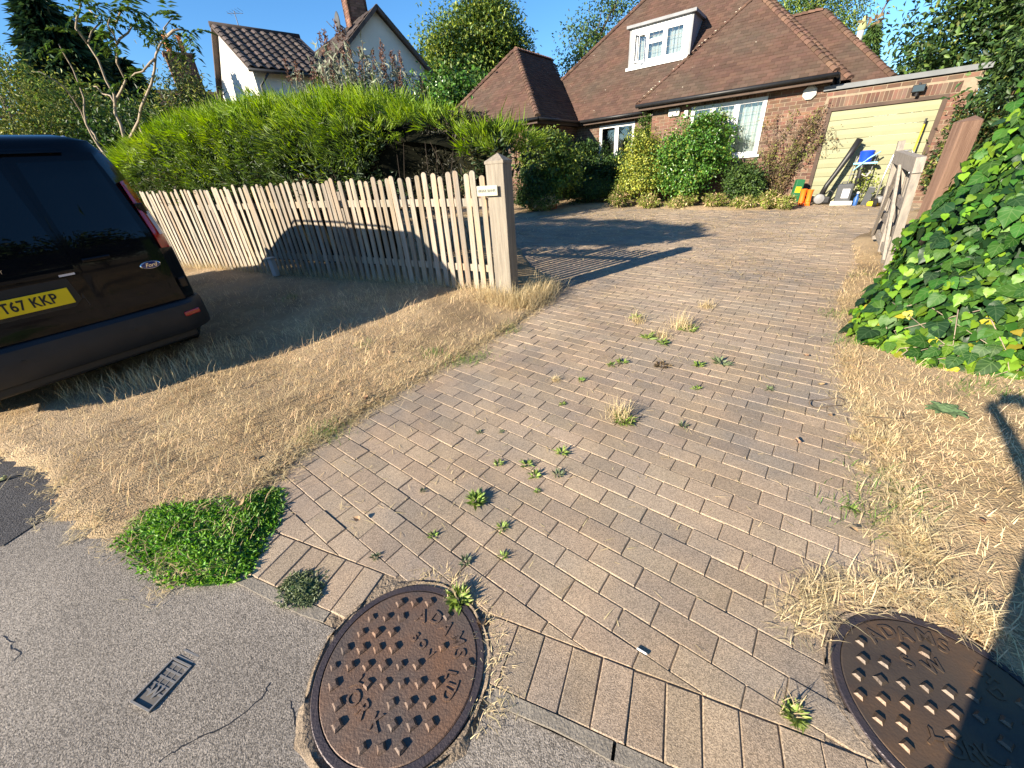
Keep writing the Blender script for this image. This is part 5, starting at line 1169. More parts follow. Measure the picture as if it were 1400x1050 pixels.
# --- shrubs along the bungalow
def shrub(name, label, x0, x1, yt, n0, mats, n, L, W, dd=None, group=None, n_lobe=6, droop=.1, cat='shrub', base_h=None):
    """spans photo columns x0..x1 with its top at row yt, standing n0 metres in front of the wall line"""
    pl = hp(0, n0, 0); nv = [HN[0], HN[1], 0]; xc = (x0+x1)/2; A, B_, Tp = onplane(x0, 240, pl, nv), onplane(x1, 240, pl, nv), onplane(xc, yt, pl, nv)
    w = np.linalg.norm((B_-A)[:2]); q = (A+B_)[:2]/2; z = surf(*q); h = Tp[2]-z; d = dd or min(w, 1.1); ca, sa = HU
    rot = lambda a_, b_: (a_*HU[0]+b_*HN[0], a_*HU[1]+b_*HN[1])
    lobes = [((0, 0, h*.50), (w*.36, d*.36, h*.42))]
    for k in range(n_lobe): a = 6.28*k/n_lobe+rng.uniform(-.3, .3); o = rot(math.cos(a)*w*.27, math.sin(a)*d*.27); lobes.append(((o[0], o[1], h*rng.uniform(.28, .74)), (w*.22, d*.22, h*.22)))
    return broadleaf(name, label, cat, (q[0], q[1], z), lobes, mats, n, L, W, .03, group, droop, 150, cl_r=.12, crown='foliage')
shrub('leafy_shrub', 'loose yellow green shrub just behind the gate post', 712, 790, 172, 1.9, [('lf_yel', .5), ('lf_mid', .35), ('lf_dark', .15)], 14000, (.06, .12), (.035, .06))
shrub('dark_shrub', 'dark shrub in the corner under the narrow white window', 770, 832, 188, -.5, [('lf_dark', .8), ('lf_mid', .2)], 9000, (.06, .10), (.035, .055))
shrub('low_dark_shrub', 'low dark ground cover shrub along the far edge of the drive', 762, 850, 246, .5, [('lf_mid', .5), ('lf_dark', .5)], 8000, (.04, .08), (.02, .04), .8)
shrub('variegated_shrub', 'yellow variegated shrub on the left flank of the round bush', 846, 908, 170, .85, [('lf_var', .75), ('lf_mid', .25)], 10000, (.045, .08), (.03, .045))
shrub('round_bush', 'dense rounded glossy green bush in front of the white window', 890, 1000, 152, .75, [('lf_glossy', .85), ('lf_yel', .15)], 22000, (.05, .085), (.035, .055), n_lobe=8)
shrub('window_climber', 'green climbing plant reaching the eave beside the narrow window', 868, 908, 148, -.7, [('lf_mid', .7), ('lf_dark', .3)], 7000, (.05, .10), (.03, .05), .5)
shrub('low_green_shrub', 'low dark green shrub between the round bush and the dry climber', 988, 1048, 214, .55, [('lf_mid', .55), ('lf_dark', .45)], 8000, (.045, .09), (.025, .045), .8)
shrub('corner_shrub', 'small dark shrub against the brick wall beside the variegated shrub', 826, 862, 205, -.9, [('lf_dark', .6), ('lf_mid', .4)], 5000, (.05, .09), (.03, .05))
shrub('wall_end_shrub', 'shaded shrub between the hedge end and the brick wing', 708, 748, 222, 2.6, [('lf_mid', .5), ('lf_dark', .5)], 6000, (.05, .09), (.03, .05))
for k, (x0, x1, yt) in enumerate(((832, 866, 258), (876, 905, 266), (915, 960, 269), (968, 1000, 265), (1004, 1045, 270), (1046, 1072, 262), (1074, 1093, 268), (722, 760, 266))):
    shrub('edge_weeds', 'straggly yellowish weeds growing along the edge of the bungalow bed', x0, x1, yt, 1.25 if k < 7 else 2.6, [('lf_olive', .5), ('straw', .25), ('lf_yel', .25)], 1500, (.04, .12), (.012, .025), .5, 'straggly weeds along the bed edge', 4, cat='weeds')
shrub('garage_side_climber', 'dark climber hanging over the right side of the garage door', 1268, 1345, 112, .35, [('lf_dark', .6), ('lf_olive', .25), ('lf_brown', .15)], 9000, (.05, .12), (.025, .05), .7)
# dry climber on the brick wall and over the garage corner
cl = empty('dry_climber', hp(-.75, .12, .4), 0, 'straggly half dry climber on the brick wall beside the garage door', 'climber'); org = np.array(hp(-.75, .12, .4)); m = MB(); lv = Cloud(); ld = Cloud()
for k in range(26):
    s, z = -.75+rng.normal()*.12, .4; P = []; tgt = rng.uniform(-1.5, .35); zt = rng.uniform(1.0, 2.45)
    if tgt > -.1: zt = rng.uniform(1.6, 2.45)
    for i in range(8):
        t = i/7; P.append(np.array(hp(s+(tgt-s)*t**1.3+rng.normal()*.05, .06+rng.uniform(0, .22)*math.sin(t*3), .4+(zt-.4)*t**.8+rng.normal()*.03))-org)
    if tgt > 0: P.append(P[-1]+np.array([HU[0]*.15, HU[1]*.15, -.45]))
    m.tube(P, list(np.linspace(.011, .003, len(P))), 5)
    for i in range(1, len(P)):
        n = 22; Q = P[i-1]+(P[i]-P[i-1])*rng.random((n, 1))+rng.normal(size=(n, 3))*.05
        (ld if rng.random() < .65 else lv).add(*leaves(Q, rand_unit(n)+np.array([0, 0, -.4]), rand_unit(n), rng.uniform(.03, .07, n), rng.uniform(.015, .03, n)))
m.build('stems', T['bark'], cl, True); ld.build('dry_leaves', T['lf_brown'], cl); lv.build('green_leaves', T['lf_olive'], cl)

# ================================================================ OPEN GATE, RED POST, IVY (right)
pr = G(1232, 400); pz2 = surf(*pr)-.08
rp = empty('red_gate_post', (pr[0]+.07, pr[1]+.09, pz2), math.radians(-18), 'thick red brown gate post half covered in ivy', 'post')
rp.rotation_euler = (math.radians(1), math.radians(-1.0), math.radians(-18))
MB().box((0, 0, .77), (.14, .14, 1.54), 0, .01).build('shaft', T['redwood'], rp); MB().add([(-.07, -.07, 1.535), (.07, -.07, 1.535), (.07, .07, 1.575), (-.07, .07, 1.535), (0, 0, 1.56)], [(0, 1, 4), (1, 2, 4), (2, 3, 4), (3, 0, 4), (3, 2, 1, 0)]).build('top', T['redwood'], rp)
p2 = np.array([4.62, 3.78]); op = empty('split_timber', (p2[0], p2[1], surf(*p2)-.1), 0, 'leaning split orange timber standing in the ivy beside the red post', 'timber'); op.rotation_euler = (math.radians(3), math.radians(9), .4)
mm = MB().box((0, 0, .85), (.085, .13, 1.75), 0, .012, lambda x, y, z: (x+.012*math.sin(z*7), y+.015*math.sin(z*4+1), z)).build('rail', T['orangewood'], op)
g0 = np.array([4.32, 4.26]); g1 = np.array([5.55, 5.86]); gdv = (g1-g0); gL = np.linalg.norm(gdv); gaz = math.atan2(gdv[1], gdv[0]); zb = surf(*g0)
gt = empty('wooden_gate', (g0[0], g0[1], zb), gaz, 'grey weathered open field gate with crossed braces beside the red post', 'gate'); gt.rotation_euler = (math.radians(-4), math.radians(-1.5), gaz)
def gbar(x0, z0, x1, z1, w, th, y, name):
    d = np.array([x1-x0, z1-z0]); L = np.linalg.norm(d); d /= L; p = np.array([-d[1], d[0]])*w/2; c = [np.array([x0, z0])-p, np.array([x1, z1])-p, np.array([x1, z1])+p, np.array([x0, z0])+p]
    MB().hexa([(c[0][0], y-th/2, c[0][1]), (c[1][0], y-th/2, c[1][1]), (c[1][0], y+th/2, c[1][1]), (c[0][0], y+th/2, c[0][1]), (c[3][0], y-th/2, c[3][1]), (c[2][0], y-th/2, c[2][1]), (c[2][0], y+th/2, c[2][1]), (c[3][0], y+th/2, c[3][1])]).build(name, T['greywood'], gt)
gbar(.05, .08, .05, 1.18, .10, .07, 0, 'stile'); gbar(gL-.05, .06, gL-.05, 1.30, .10, .07, 0, 'stile'); gbar(gL*.5, .08, gL*.5, 1.10, .08, .05, 0, 'stile')
for z in (.16, .42, .72): gbar(.10, z, gL-.10, z, .09, .03, .0, 'rail')
gbar(-.02, 1.12, gL+.02, 1.12, .14, .075, 0, 'top_rail')
gbar(.1, .15, gL*.5, 1.05, .075, .028, .045, 'brace'); gbar(gL-.1, .15, gL*.5, 1.05, .075, .028, .045, 'brace')
for k in range(9): x = .16+k*(gL-.32)/8; gbar(x, .05, x, .98+.05*math.sin(k), .07, .02, -.038, 'picket')

# ivy
def ivy_leaf(var):
    """lobed leaf with a folded midrib, arched and drooping tip: outline, inner ring, midrib"""
    half = [(.0, .0), (.17, -.11), (.40, -.03), (.54, .20), (.43, .36), (.42, .52), (.20, .76), (.0, 1.06)]
    if var == 1: half = [(.0, .0), (.18, -.12), (.40, .0), (.47, .28), (.37, .55), (.23, .78), (.10, .94), (.0, 1.02)]
    if var == 2: half = [(x*.82, y*1.02) for x, y in half]
    V = []; Fc = []
    def z(x, y): return .30*abs(x)-.42*x*x-.16*max(0, y-.35)**1.5-.05*y+.03*math.sin(6*y+4*abs(x))
    n = len(half)
    for x, y in half: V.append((0, y, z(0, y)))                       # midrib 0..n-1
    for sg in (1, -1):
        for x, y in half: V.append((sg*x*.52, y*.92+.03, z(x*.52, y)))
        for x, y in half: V.append((sg*x, y, z(x, y)))
    for q, sg in ((n, 1), (3*n, -1)):
        for i in range(n-1):
            f1 = (i, q+i, q+i+1, i+1); f2 = (q+i, q+n+i, q+n+i+1, q+i+1)
            Fc += [f1, f2] if sg > 0 else [f1[::-1], f2[::-1]]
    return np.array(V), Fc
def ivymat(name, c1, c2, rough=.5):
    return pmat(name, c1, c2, scale=5, rough=rough, island=.45, spec=.25, transl=.18, bump=.1, bscale=20)
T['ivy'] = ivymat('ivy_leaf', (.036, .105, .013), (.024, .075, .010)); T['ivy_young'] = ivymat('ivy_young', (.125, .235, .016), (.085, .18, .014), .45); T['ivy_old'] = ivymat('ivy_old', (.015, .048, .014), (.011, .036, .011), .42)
def veined(src, name, vc):
    m = T[src].copy(); m.name = name; t = m.node_tree; N = t.nodes; L = t.links; bs = N['Principled BSDF']; old = bs.inputs['Base Color'].links[0].from_socket
    tc = N.new('ShaderNodeTexCoord'); sp = N.new('ShaderNodeSeparateXYZ'); L.new(tc.outputs['Object'], sp.inputs[0])
    def mth(op, a, b=None, c=None):
        q = N.new('ShaderNodeMath'); q.operation = op
        for i, v in enumerate((a, b, c)):
            if v is None: continue
            if isinstance(v, (int, float)): q.inputs[i].default_value = v
            else: L.new(v, q.inputs[i])
        return q.outputs[0]
    ax = mth('ABSOLUTE', sp.outputs[0]); y = sp.outputs[1]; d0 = ax
    d1 = mth('ABSOLUTE', mth('SUBTRACT', mth('SUBTRACT', y, .08), mth('MULTIPLY', ax, .28))); d2 = mth('ABSOLUTE', mth('SUBTRACT', mth('SUBTRACT', y, .16), mth('MULTIPLY', ax, .95))); d3 = mth('ABSOLUTE', mth('SUBTRACT', mth('SUBTRACT', y, .45), mth('MULTIPLY', ax, 1.1)))
    dm = mth('MINIMUM', mth('MINIMUM', d0, d1), mth('MINIMUM', d2, d3)); mr = N.new('ShaderNodeMapRange'); mr.inputs[1].default_value = .008; mr.inputs[2].default_value = .03; mr.inputs[3].default_value = .6; mr.inputs[4].default_value = 0; L.new(dm, mr.inputs[0])
    mx = N.new('ShaderNodeMix'); mx.data_type = 'RGBA'; L.new(mr.outputs[0], mx.inputs[0]); L.new(old, mx.inputs[6]); mx.inputs[7].default_value = (*vc, 1); L.new(mx.outputs[2], bs.inputs['Base Color']); T[name] = m
veined('ivy', 'ivy_v', (.10, .17, .05)); veined('ivy_young', 'ivy_young_v', (.20, .29, .06)); veined('ivy_old', 'ivy_old_v', (.055, .10, .04))
T['ivy_yel'] = ivymat('ivy_yellow', (.30, .27, .025), (.24, .25, .025), .45)
B0 = np.array([[3.2, 3.25], [2.8, 2.8], [2.9, 2.32], [3.3, 2.0], [3.8, 1.74], [4.5, 1.3], [5.6, .75]])
def ivy_pt(t, h):
    """t along the foot, h 0 foot..1 top -> point and outward normal"""
    x = np.interp(t, np.linspace(0, 1, 7), B0[:, 0]); y = np.interp(t, np.linspace(0, 1, 7), B0[:, 1])
    tx = np.interp(t, [0, .25, .5, .75, 1], [4.25, 4.28, 4.5, 5.05, 6.0]); ty = np.interp(t, [0, .25, .5, .75, 1], [3.8, 3.5, 3.1, 2.6, 1.9]); tz = np.interp(t, [0, .12, .25, .5, .75, 1], [.9, 1.35, 1.9, 2.5, 2.7, 2.7])
    f = h**.62; r = h**1.15
    X = x+(tx-x)*r; Y = y+(ty-y)*r; Z = SLOPE*Y+.03+tz*np.where(h < .22, f*.45*(h/.22)**.8, f*.45+(f*.55)*sm((h-.22)/.4))
    return np.stack([X, Y, Z], -1)
ivy = empty('ivy_bank', (3.6, 2.6, surf(3.6, 2.6)), 0, 'thick bank of glossy ivy spilling over the right of the gateway', 'ivy'); IO = np.array(ivy.location)
def ivy_sample(n, hmin=0, hmax=1, out=.07):
    t = rng.random(n)**1.1; h = hmin+(hmax-hmin)*rng.random(n)**.85; P = ivy_pt(t, h); e = .01
    du = ivy_pt(np.clip(t+e, 0, 1), h)-P; dv = ivy_pt(t, np.clip(h+e, 0, 1))-P; N = unit(np.cross(dv, du)); N[N@np.array([-.7, -.6, .4]) < 0] *= -1
    return P+N*(rng.uniform(-.02, out, n)+.09*lump(P[:, 0]*2, P[:, 2]*2+P[:, 1], 2.2)*h)[:, None], N, t, h
# inner mass
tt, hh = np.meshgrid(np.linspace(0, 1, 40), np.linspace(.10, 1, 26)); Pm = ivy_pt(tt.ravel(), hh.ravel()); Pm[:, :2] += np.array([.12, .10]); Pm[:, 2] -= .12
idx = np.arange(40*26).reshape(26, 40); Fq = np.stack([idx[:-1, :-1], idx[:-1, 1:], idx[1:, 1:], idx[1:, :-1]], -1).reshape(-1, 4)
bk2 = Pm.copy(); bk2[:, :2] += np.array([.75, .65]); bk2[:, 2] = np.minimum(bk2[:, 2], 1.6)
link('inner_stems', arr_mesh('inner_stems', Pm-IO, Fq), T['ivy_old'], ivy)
ivv = [ivy_leaf(v) for v in (0, 1, 2)]
def ivy_basis(N, k):
    n = unit(N*1.0+np.array([-.1, -.15, .35])+rng.normal(size=N.shape)*.55); dn = np.array([0, 0, -1.0])+rng.normal(size=N.shape)*.45+np.array([-.25, -.2, 0]); y = unit(dn-n*np.sum(dn*n, 1, keepdims=True)); x = np.cross(y, n); return x, y, n
# single leaves: the 300 that show largest
P, N, t, h = ivy_sample(2600, .03); x, y, n_ = ivy_basis(N, 1); c_ = RW.T @ (P-np.array([0, 0, CAM_H])).T; u_ = 700+F_PX*c_[0]/c_[2]; v_ = 525+F_PX*c_[1]/c_[2]
size = rng.uniform(.05, .10, len(P))*np.where(rng.random(len(P)) < .2, 1.3, 1); facing = -(n_*unit(P-np.array([0, 0, CAM_H]))).sum(1)
sc_ = np.where((u_ > 1100) & (u_ < 1410) & (v_ > 20) & (v_ < 560) & (facing > .25), size/c_[2], 0); sel = np.argsort(-sc_)[:300]
lm = []
for (V, Fc) in ivv:
    for mt in ('ivy_v', 'ivy_young_v', 'ivy_old_v'):
        me = bpy.data.meshes.new('leaf'); me.from_pydata([tuple(v) for v in V], [], Fc); me.polygons.foreach_set('use_smooth', [True]*len(Fc)); me.materials.append(T[mt]); lm.append(me)
for i in sel:
    q = rng.random(); mi = 3*rng.integers(3)+(0 if q < .55 else 1 if q < .80 else 2); o = link('leaf', lm[mi], None, ivy); s = size[i]*(1.15 if mi % 3 == 2 else .9 if mi % 3 == 1 else 1)
    mw = Matrix.Identity(4); pp = P[i]+n_[i]*.03-IO
    for r in range(3): mw[r][0], mw[r][1], mw[r][2], mw[r][3] = x[i][r]*s, y[i][r]*s, n_[i][r]*s, pp[r]
    o.matrix_local = mw
def ivy_cloud(n, hmin, hmax, S, mat, name, out=.05, par=ivy):
    P, N, t, h = ivy_sample(n, hmin, hmax, out); x, y, nn = ivy_basis(N, 1); s = rng.uniform(*S, n); V0, F0_ = ivv[rng.integers(3)]; F0_ = np.array(F0_)
    V = P[:, None, :]-IO+s[:, None, None]*(V0[None, :, 0:1]*x[:, None, :]+V0[None, :, 1:2]*y[:, None, :]+V0[None, :, 2:3]*nn[:, None, :])
    Fc = (F0_[None]+(np.arange(n)*len(V0))[:, None, None]).reshape(-1, 4); me = arr_mesh(name, V.reshape(-1, 3), Fc); me.polygons.foreach_set('use_smooth', [True]*len(Fc)); o = link(name, me, T[mat], par); o['kind'] = 'stuff'
ivy_cloud(4200, .02, 1, (.04, .085), 'ivy', 'leaf_mass'); ivy_cloud(1500, .02, 1, (.03, .065), 'ivy_young', 'young_leaves', .09); ivy_cloud(3000, .02, 1, (.05, .10), 'ivy_old', 'old_leaves', .0); ivy_cloud(90, 0, .2, (.05, .08), 'ivy_yel', 'yellow_leaves', .07); ivy_cloud(260, .0, .12, (.05, .09), 'ivy_young', 'trailing_leaves', .05)
st = MB()
for k in range(9):
    t = rng.random()*.7; Q = [ivy_pt(np.array([t+.03*i*rng.normal()]), np.array([hq]))[0]-IO+np.array([-.02, -.02, .03]) for i, hq in enumerate((.0, .04, .1, .2))]; st.tube(Q, [.002, .003, .003, .004], 5)
st.build('runners', T['bark_pale'], ivy, True)
# small ivy foot left of the red post

# ================================================================ DRY GRASS
T['straw_r'] = pmat('straw_matted', (.72, .57, .34), (.55, .40, .21), scale=2.2, rough=.85, island=.4, transl=.25, spec=.15)
def scatter(n, poly, dmin=0.0, dmax=9e9, box=None):
    P = np.array(poly); lo, hi = (np.array(box[0]), np.array(box[1])) if box else (P.min(0), P.max(0)); out = []
    got = 0
    while got < n:
        q = lo+(hi-lo)*rng.random((n*2, 2)); d = poly_dist(q, poly); q = q[(d > dmin) & (d < dmax)]; out.append(q); got += len(q)
        if len(q) == 0: break
    return np.concatenate(out)[:n]
vis_l = [p for p in VERGE_L if p[0] > -13 and p[1] < 13]
def lawn(n, poly, box, L, W, tilt, mat, name, dmin=-.03, bend=.8, dens=None, sink=.004):
    q = scatter(n, poly, dmin, 9e9, box)
    if dens is not None: q = q[rng.random(len(q)) < dens(q)]
    n = len(q); z = gzb(q)-sink+lump(q[:, 0], q[:, 1], 2.6)*.014+lump(q[:, 1], q[:, 0], 7)*.010
    z = np.maximum(z, gz(q[:, 0], q[:, 1])-.004)
    az = 2*math.pi*rng.random(n)*.6+lump(q[:, 0], q[:, 1], 1.2)*1.2
    return blades(np.stack([q[:, 0], q[:, 1], z], 1), az, rng.uniform(*tilt, n), rng.uniform(*L, n), rng.uniform(*W, n), rng.uniform(.2, bend, n))
near_fence = lambda q: np.where(((q-F0)@FN) > .03, 1.0, 0.0)
def dist_w(q): return np.clip(2.6/np.linalg.norm(q, axis=1), .25, 1)
c = Cloud(); c.add(*lawn(130000, VERGE_L, ((-6.5, 1.1), (.8, 8.2)), (.03, .085), (.0022, .0045), (.6, 1.5), 'straw', '', dens=lambda q: near_fence(q)*dist_w(q)*np.clip(.62+.5*lump(q[:, 0], q[:, 1], 2.1)+.35*lump(q[:, 1], q[:, 0], 6.0), .28, 1)))
c.add(*lawn(16000, VERGE_L, ((-4.5, 1.1), (.8, 5.6)), (.08, .17), (.0022, .004), (.4, 1.35), 'straw', '', bend=1.2, dens=lambda q: near_fence(q)*np.clip(.15+.6*lump(q[:, 1], q[:, 0], 1.8), .04, 1)))
tag(c.build('dry_grass', T['straw']), 'dry straw coloured grass of the verge between asphalt and picket fence', 'grass', kind='stuff')
c = Cloud(); c.add(*lawn(85000, VERGE_R, ((1.1, -.6), (5.2, 5.8)), (.03, .08), (.0022, .0045), (.8, 1.52), 'straw', '', dens=lambda q: dist_w(q)*np.clip(.75+.4*lump(q[:, 0], q[:, 1], 2.4)+.25*lump(q[:, 1], q[:, 0], 6.0), .15, 1)))
c.add(*lawn(2500, VERGE_R, ((1.2, -.2), (4.6, 4.6)), (.06, .13), (.002, .004), (.5, 1.4), 'straw', '', bend=1.2))
tag(c.build('dry_grass', T['straw_r']), 'matted dry grass right of the paved drive', 'grass', kind='stuff')
# pale long stalks along the fence foot, behind the van and round the gate post
def stalks(pts, n, spread, L, mat, W=(.002, .0038), tilt=(.1, .9), bend=.9):
    q = np.array([pts[i] for i in rng.integers(0, len(pts), n)])+rng.normal(size=(n, 2))*spread; z = gzb(q)-.005
    return blades(np.stack([q[:, 0], q[:, 1], z], 1), rng.uniform(0, 6.28, n), rng.uniform(*tilt, n), rng.uniform(*L, n), rng.uniform(*W, n), rng.uniform(.1, bend, n))
c = Cloud(); c.add(*stalks([tuple(fpt(t, .06)) for t in np.arange(-.1, 9, .1)], 2600, .045, (.08, .24), 's'))
c.add(*stalks([tuple(G(*p)) for p in ((250, 505), (280, 500), (310, 492), (230, 520), (340, 480), (200, 530), (170, 535), (130, 540))], 520, .13, (.10, .26), 's', tilt=(.05, .7)))
c.add(*stalks([tuple(pp_+np.array(d)) for d in ((.2, -.25), (.3, -.1), (.38, .05), (.1, -.3), (.45, .2), (0, -.3), (-.2, -.2), (.5, .35))], 3400, .09, (.10, .30), 's', tilt=(.3, 1.2)))
c.add(*stalks([tuple(G(*p)) for p in ((120, 560), (160, 600), (260, 560), (330, 560), (420, 520), (520, 470), (240, 620), (400, 480), (300, 600))], 700, .22, (.10, .22), 's', tilt=(.5, 1.4), bend=1.3))
tag(c.build('tall_dry_stalks', T['straw_pale']), 'pale long dry grass stalks at the fence foot and behind the van', 'grass', kind='stuff')
c = Cloud(); c.add(*stalks([tuple(G(*p)) for p in ((640, 494), (655, 490), (590, 488), (625, 496), (455, 592), (440, 596), (700, 452), (500, 478), (400, 418))], 900, .06, (.03, .09), 's', tilt=(.2, 1.1)))
c.add(*stalks([tuple(G(*p)) for p in ((1320, 545), (1350, 540), (1175, 700), (1230, 690), (1215, 660), (1160, 470), (1140, 430), (1175, 380))], 900, .07, (.03, .08), 's', tilt=(.3, 1.2)))
tag(c.build('green_grass_patches', T['grass_green']), 'small patches of green grass at the edges of the drive', 'grass', kind='stuff')
# straw and dirt fringe creeping over the paving edges, and loose straw on the drive
c = Cloud(); E = [np.array(p) for p in DRIVE_L]; pts = []
for a, b in zip(E[:-1], E[1:]): pts += [tuple(a+(b-a)*t) for t in np.arange(0, 1, .04)]
c.add(*stalks(pts, 5200, .055, (.03, .11), 's', tilt=(.9, 1.55)))
E = [np.array(p) for p in DRIVE_R[:-1]]; pts = []
for a, b in zip(E[:-1], E[1:]): pts += [tuple(a+(b-a)*t) for t in np.arange(0, 1, .03)]
c.add(*stalks(pts, 5200, .07, (.03, .12), 's', tilt=(.9, 1.55)))
c.add(*stalks([tuple(MH2+np.array([math.cos(a), math.sin(a)])*(MR+.10)) for a in np.linspace(.5, 2.4, 40)], 1500, .035, (.04, .11), 's', tilt=(.8, 1.5)))
c.add(*stalks([tuple(MH1+np.array([math.cos(a), math.sin(a)])*(MR+.04)) for a in np.linspace(-.5, 1.5, 20)]+[tuple(G(685, 965))], 500, .03, (.02, .05), 's', tilt=(.8, 1.5)))
c.add(*stalks([tuple(VERGE_L[i]) for i in range(3, 10)], 900, .05, (.03, .07), 's', tilt=(1.0, 1.55)))
tag(c.build('straw_fringe', T['straw_pale']), 'straw fringe creeping over both edges of the paved drive', 'straw', kind='stuff')
q = scatter(15000, DRIVE, .1, 9e9, ((-1.5, .5), (9, 13.5))); w_ = np.clip(.12+.5*np.clip(lump(q[:, 0], q[:, 1], 1.1)-.15, 0, 1)+.4*np.exp(-((q[:, 0]-1.3)**2+(q[:, 1]-3.1)**2)/.6)+.25*np.clip((q[:, 1]-5)/6, 0, 1), 0, 1); q = q[rng.random(len(q)) < w_]; n = len(q)
c = Cloud(); c.add(*blades(np.stack([q[:, 0], q[:, 1], gz(q[:, 0], q[:, 1])+.002], 1), rng.uniform(0, 6.28, n), rng.uniform(1.35, 1.56, n), rng.uniform(.025, .10, n)*np.clip(np.linalg.norm(q, axis=1)/4, .7, 2), rng.uniform(.0025, .0045, n)*np.clip(np.linalg.norm(q, axis=1)/3, 1, 3), rng.uniform(0, .15, n)))
tag(c.build('loose_straw', T['straw_pale']), 'loose bits of straw scattered over the paved drive', 'straw', kind='stuff')
# dead leaves on the verge and drive
T['deadleaf'] = leafmat('dead_leaf', (.42, .29, .16), (.30, .19, .10), island=.4, transl=.15)
dl_px = [(555, 502), (505, 548), (500, 558), (533, 490), (352, 632), (340, 700), (330, 700), (478, 545), (493, 715), (660, 860), (1130, 570), (1118, 530), (1105, 490), (1300, 595), (1160, 725), (1090, 610), (1330, 720), (1260, 640)]
for k, p in enumerate(dl_px):
    w = G(*p); m = MB(); s = rng.uniform(.022, .045); pr_ = [(0, 0), (.4, .25), (.45, .6), (.15, 1.0), (0, 1.25), (-.2, .95), (-.45, .55), (-.35, .2)]
    m.add([(0, .5*s, .004)]+[(x*s, y*s, .012*abs(x)+.004+.01*rng.random()) for x, y in pr_], [(0, i+1, (i+1) % 8+1) for i in range(8)])
    o = m.build('fallen_leaf', T['deadleaf']); o.location = (w[0], w[1], surf(*w)+.012); o.rotation_euler = (rng.normal()*.3, rng.normal()*.3, rng.uniform(0, 6.28)); tag(o, 'curled dry brown leaf lying on the ' + ('dry verge beside the fence' if k in (0, 3, 4, 5, 6) else 'straw right of the drive' if k in (13, 14, 16, 17) else 'paved drive or its edge'), 'leaf', 'fallen dry leaves')

# ================================================================ WEEDS
def rosette(name, label, cat, pos, r, n, mat, L, W, up=.5, group=None, dry=0, h=.0, dense=False):
    z = surf(*pos); e = empty(name, (pos[0], pos[1], z), 0, label, cat, group); a = rng.uniform(0, 6.28, n); rr = r*np.sqrt(rng.random(n))*(.8 if dense else .45); P = np.stack([np.cos(a)*rr, np.sin(a)*rr, np.full(n, .002)+(h*(1-(rr/r)**2)*rng.random(n) if h else 0)], 1)
    b = a+rng.normal(size=n)*.7; el = rng.uniform(.1, up*2, n); A = np.stack([np.cos(b)*np.cos(el), np.sin(b)*np.cos(el), np.sin(el)], 1); c = Cloud(); c.add(*leaves(P, A, np.array([0, 0, 1.])+rng.normal(size=(n, 3))*.4, rng.uniform(*L, n), rng.uniform(*W, n), .15, .1)); c.build('leaves', T[mat], e)
    if dry:
        k = dry; q = rng.normal(size=(k, 2))*r*.35+np.array([-.2, .35])*r; c = Cloud(); c.add(*blades(np.stack([q[:, 0], q[:, 1], np.zeros(k)], 1), rng.uniform(0, 6.28, k), rng.uniform(.1, 1.0, k), rng.uniform(.5, 1.5, k)*r, np.full(k, .003), rng.uniform(.1, .8, k))); c.build('dry_blades', T['straw_pale'], e)
    return e
GR = 'small green weeds in the paving joints'
rosette('weed', 'bushy green weed between the pavers, largest of those on the lower drive', 'weed', G(650, 686), .055, 90, 'weed', (.03, .06), (.008, .016), .6)
rosette('weed', 'yellowish green rosette weed growing against the sunlit manhole rim', 'weed', G(628, 820), .05, 80, 'weed', (.03, .055), (.012, .02), .5, None, 30)
rosette('weed', 'tall tuft of dry blades with a green base in the middle of the drive', 'weed', G(853, 575), .11, 90, 'weed', (.03, .07), (.008, .014), .5, None, 170)
rosette('weed', 'wide pale dry tuft with green shoots further up the drive', 'weed', G(940, 450), .15, 70, 'weed', (.03, .07), (.008, .014), .3, None, 190)
rosette('weed', 'low reddish brown weed patch beyond the dry tufts', 'weed', G(905, 500), .10, 70, 'lf_brown', (.02, .05), (.01, .018), .25)
rosette('weed', 'green weed at the edge of the half shaded manhole cover', 'weed', G(1087, 978), .05, 90, 'weed', (.015, .035), (.006, .012), .4, None, 20)
for (x, y, r) in ((687, 722, .028), (636, 769, .026), (688, 762, .024), (681, 635, .03), (720, 636, .035), (731, 651, .033), (767, 620, .038), (763, 650, .032), (935, 583, .032), (592, 734, .024), (514, 762, .022), (578, 672, .018), (735, 672, .02), (1165, 697, .028), (955, 500, .05), (850, 496, .045), (836, 500, .035), (795, 521, .03), (769, 553, .026), (655, 592, .02), (685, 591, .018), (952, 532, .03), (1052, 533, .03), (985, 497, .07), (870, 435, .06), (885, 462, .07), (906, 470, .06)):
    rosette('weed', 'small green weed sprouting from a joint of the paved drive', 'weed', G(x, y), r, 26, 'weed' if rng.random() < .75 else 'weed_grey', (r*.6, r*1.3), (r*.18, r*.38), .5, GR)
for (x, y, r) in ((1210, 606, .09), (1222, 652, .06), (1240, 690, .08), (1178, 640, .05), (1170, 600, .04), (870, 440, .12), (965, 420, .12), (905, 460, .10), (1250, 735, .07), (760, 520, .05)):
    q = G(x, y); e = empty('dry_tuft', (q[0], q[1], surf(*q)), 0, ('pale dry grass tuft on the drive edge beside the straw' if x > 1100 else 'pale dry grass tuft in the joints of the upper drive'), 'tuft', 'pale dry grass tufts'); k = 120; p = rng.normal(size=(k, 2))*r*.3; c = Cloud(); c.add(*blades(np.stack([p[:, 0], p[:, 1], np.zeros(k)], 1), rng.uniform(0, 6.28, k), rng.uniform(.4, 1.4, k), rng.uniform(.5, 1.2, k)*r, np.full(k, .003), rng.uniform(.1, .8, k))); c.build('blades', T['straw_pale'], e)
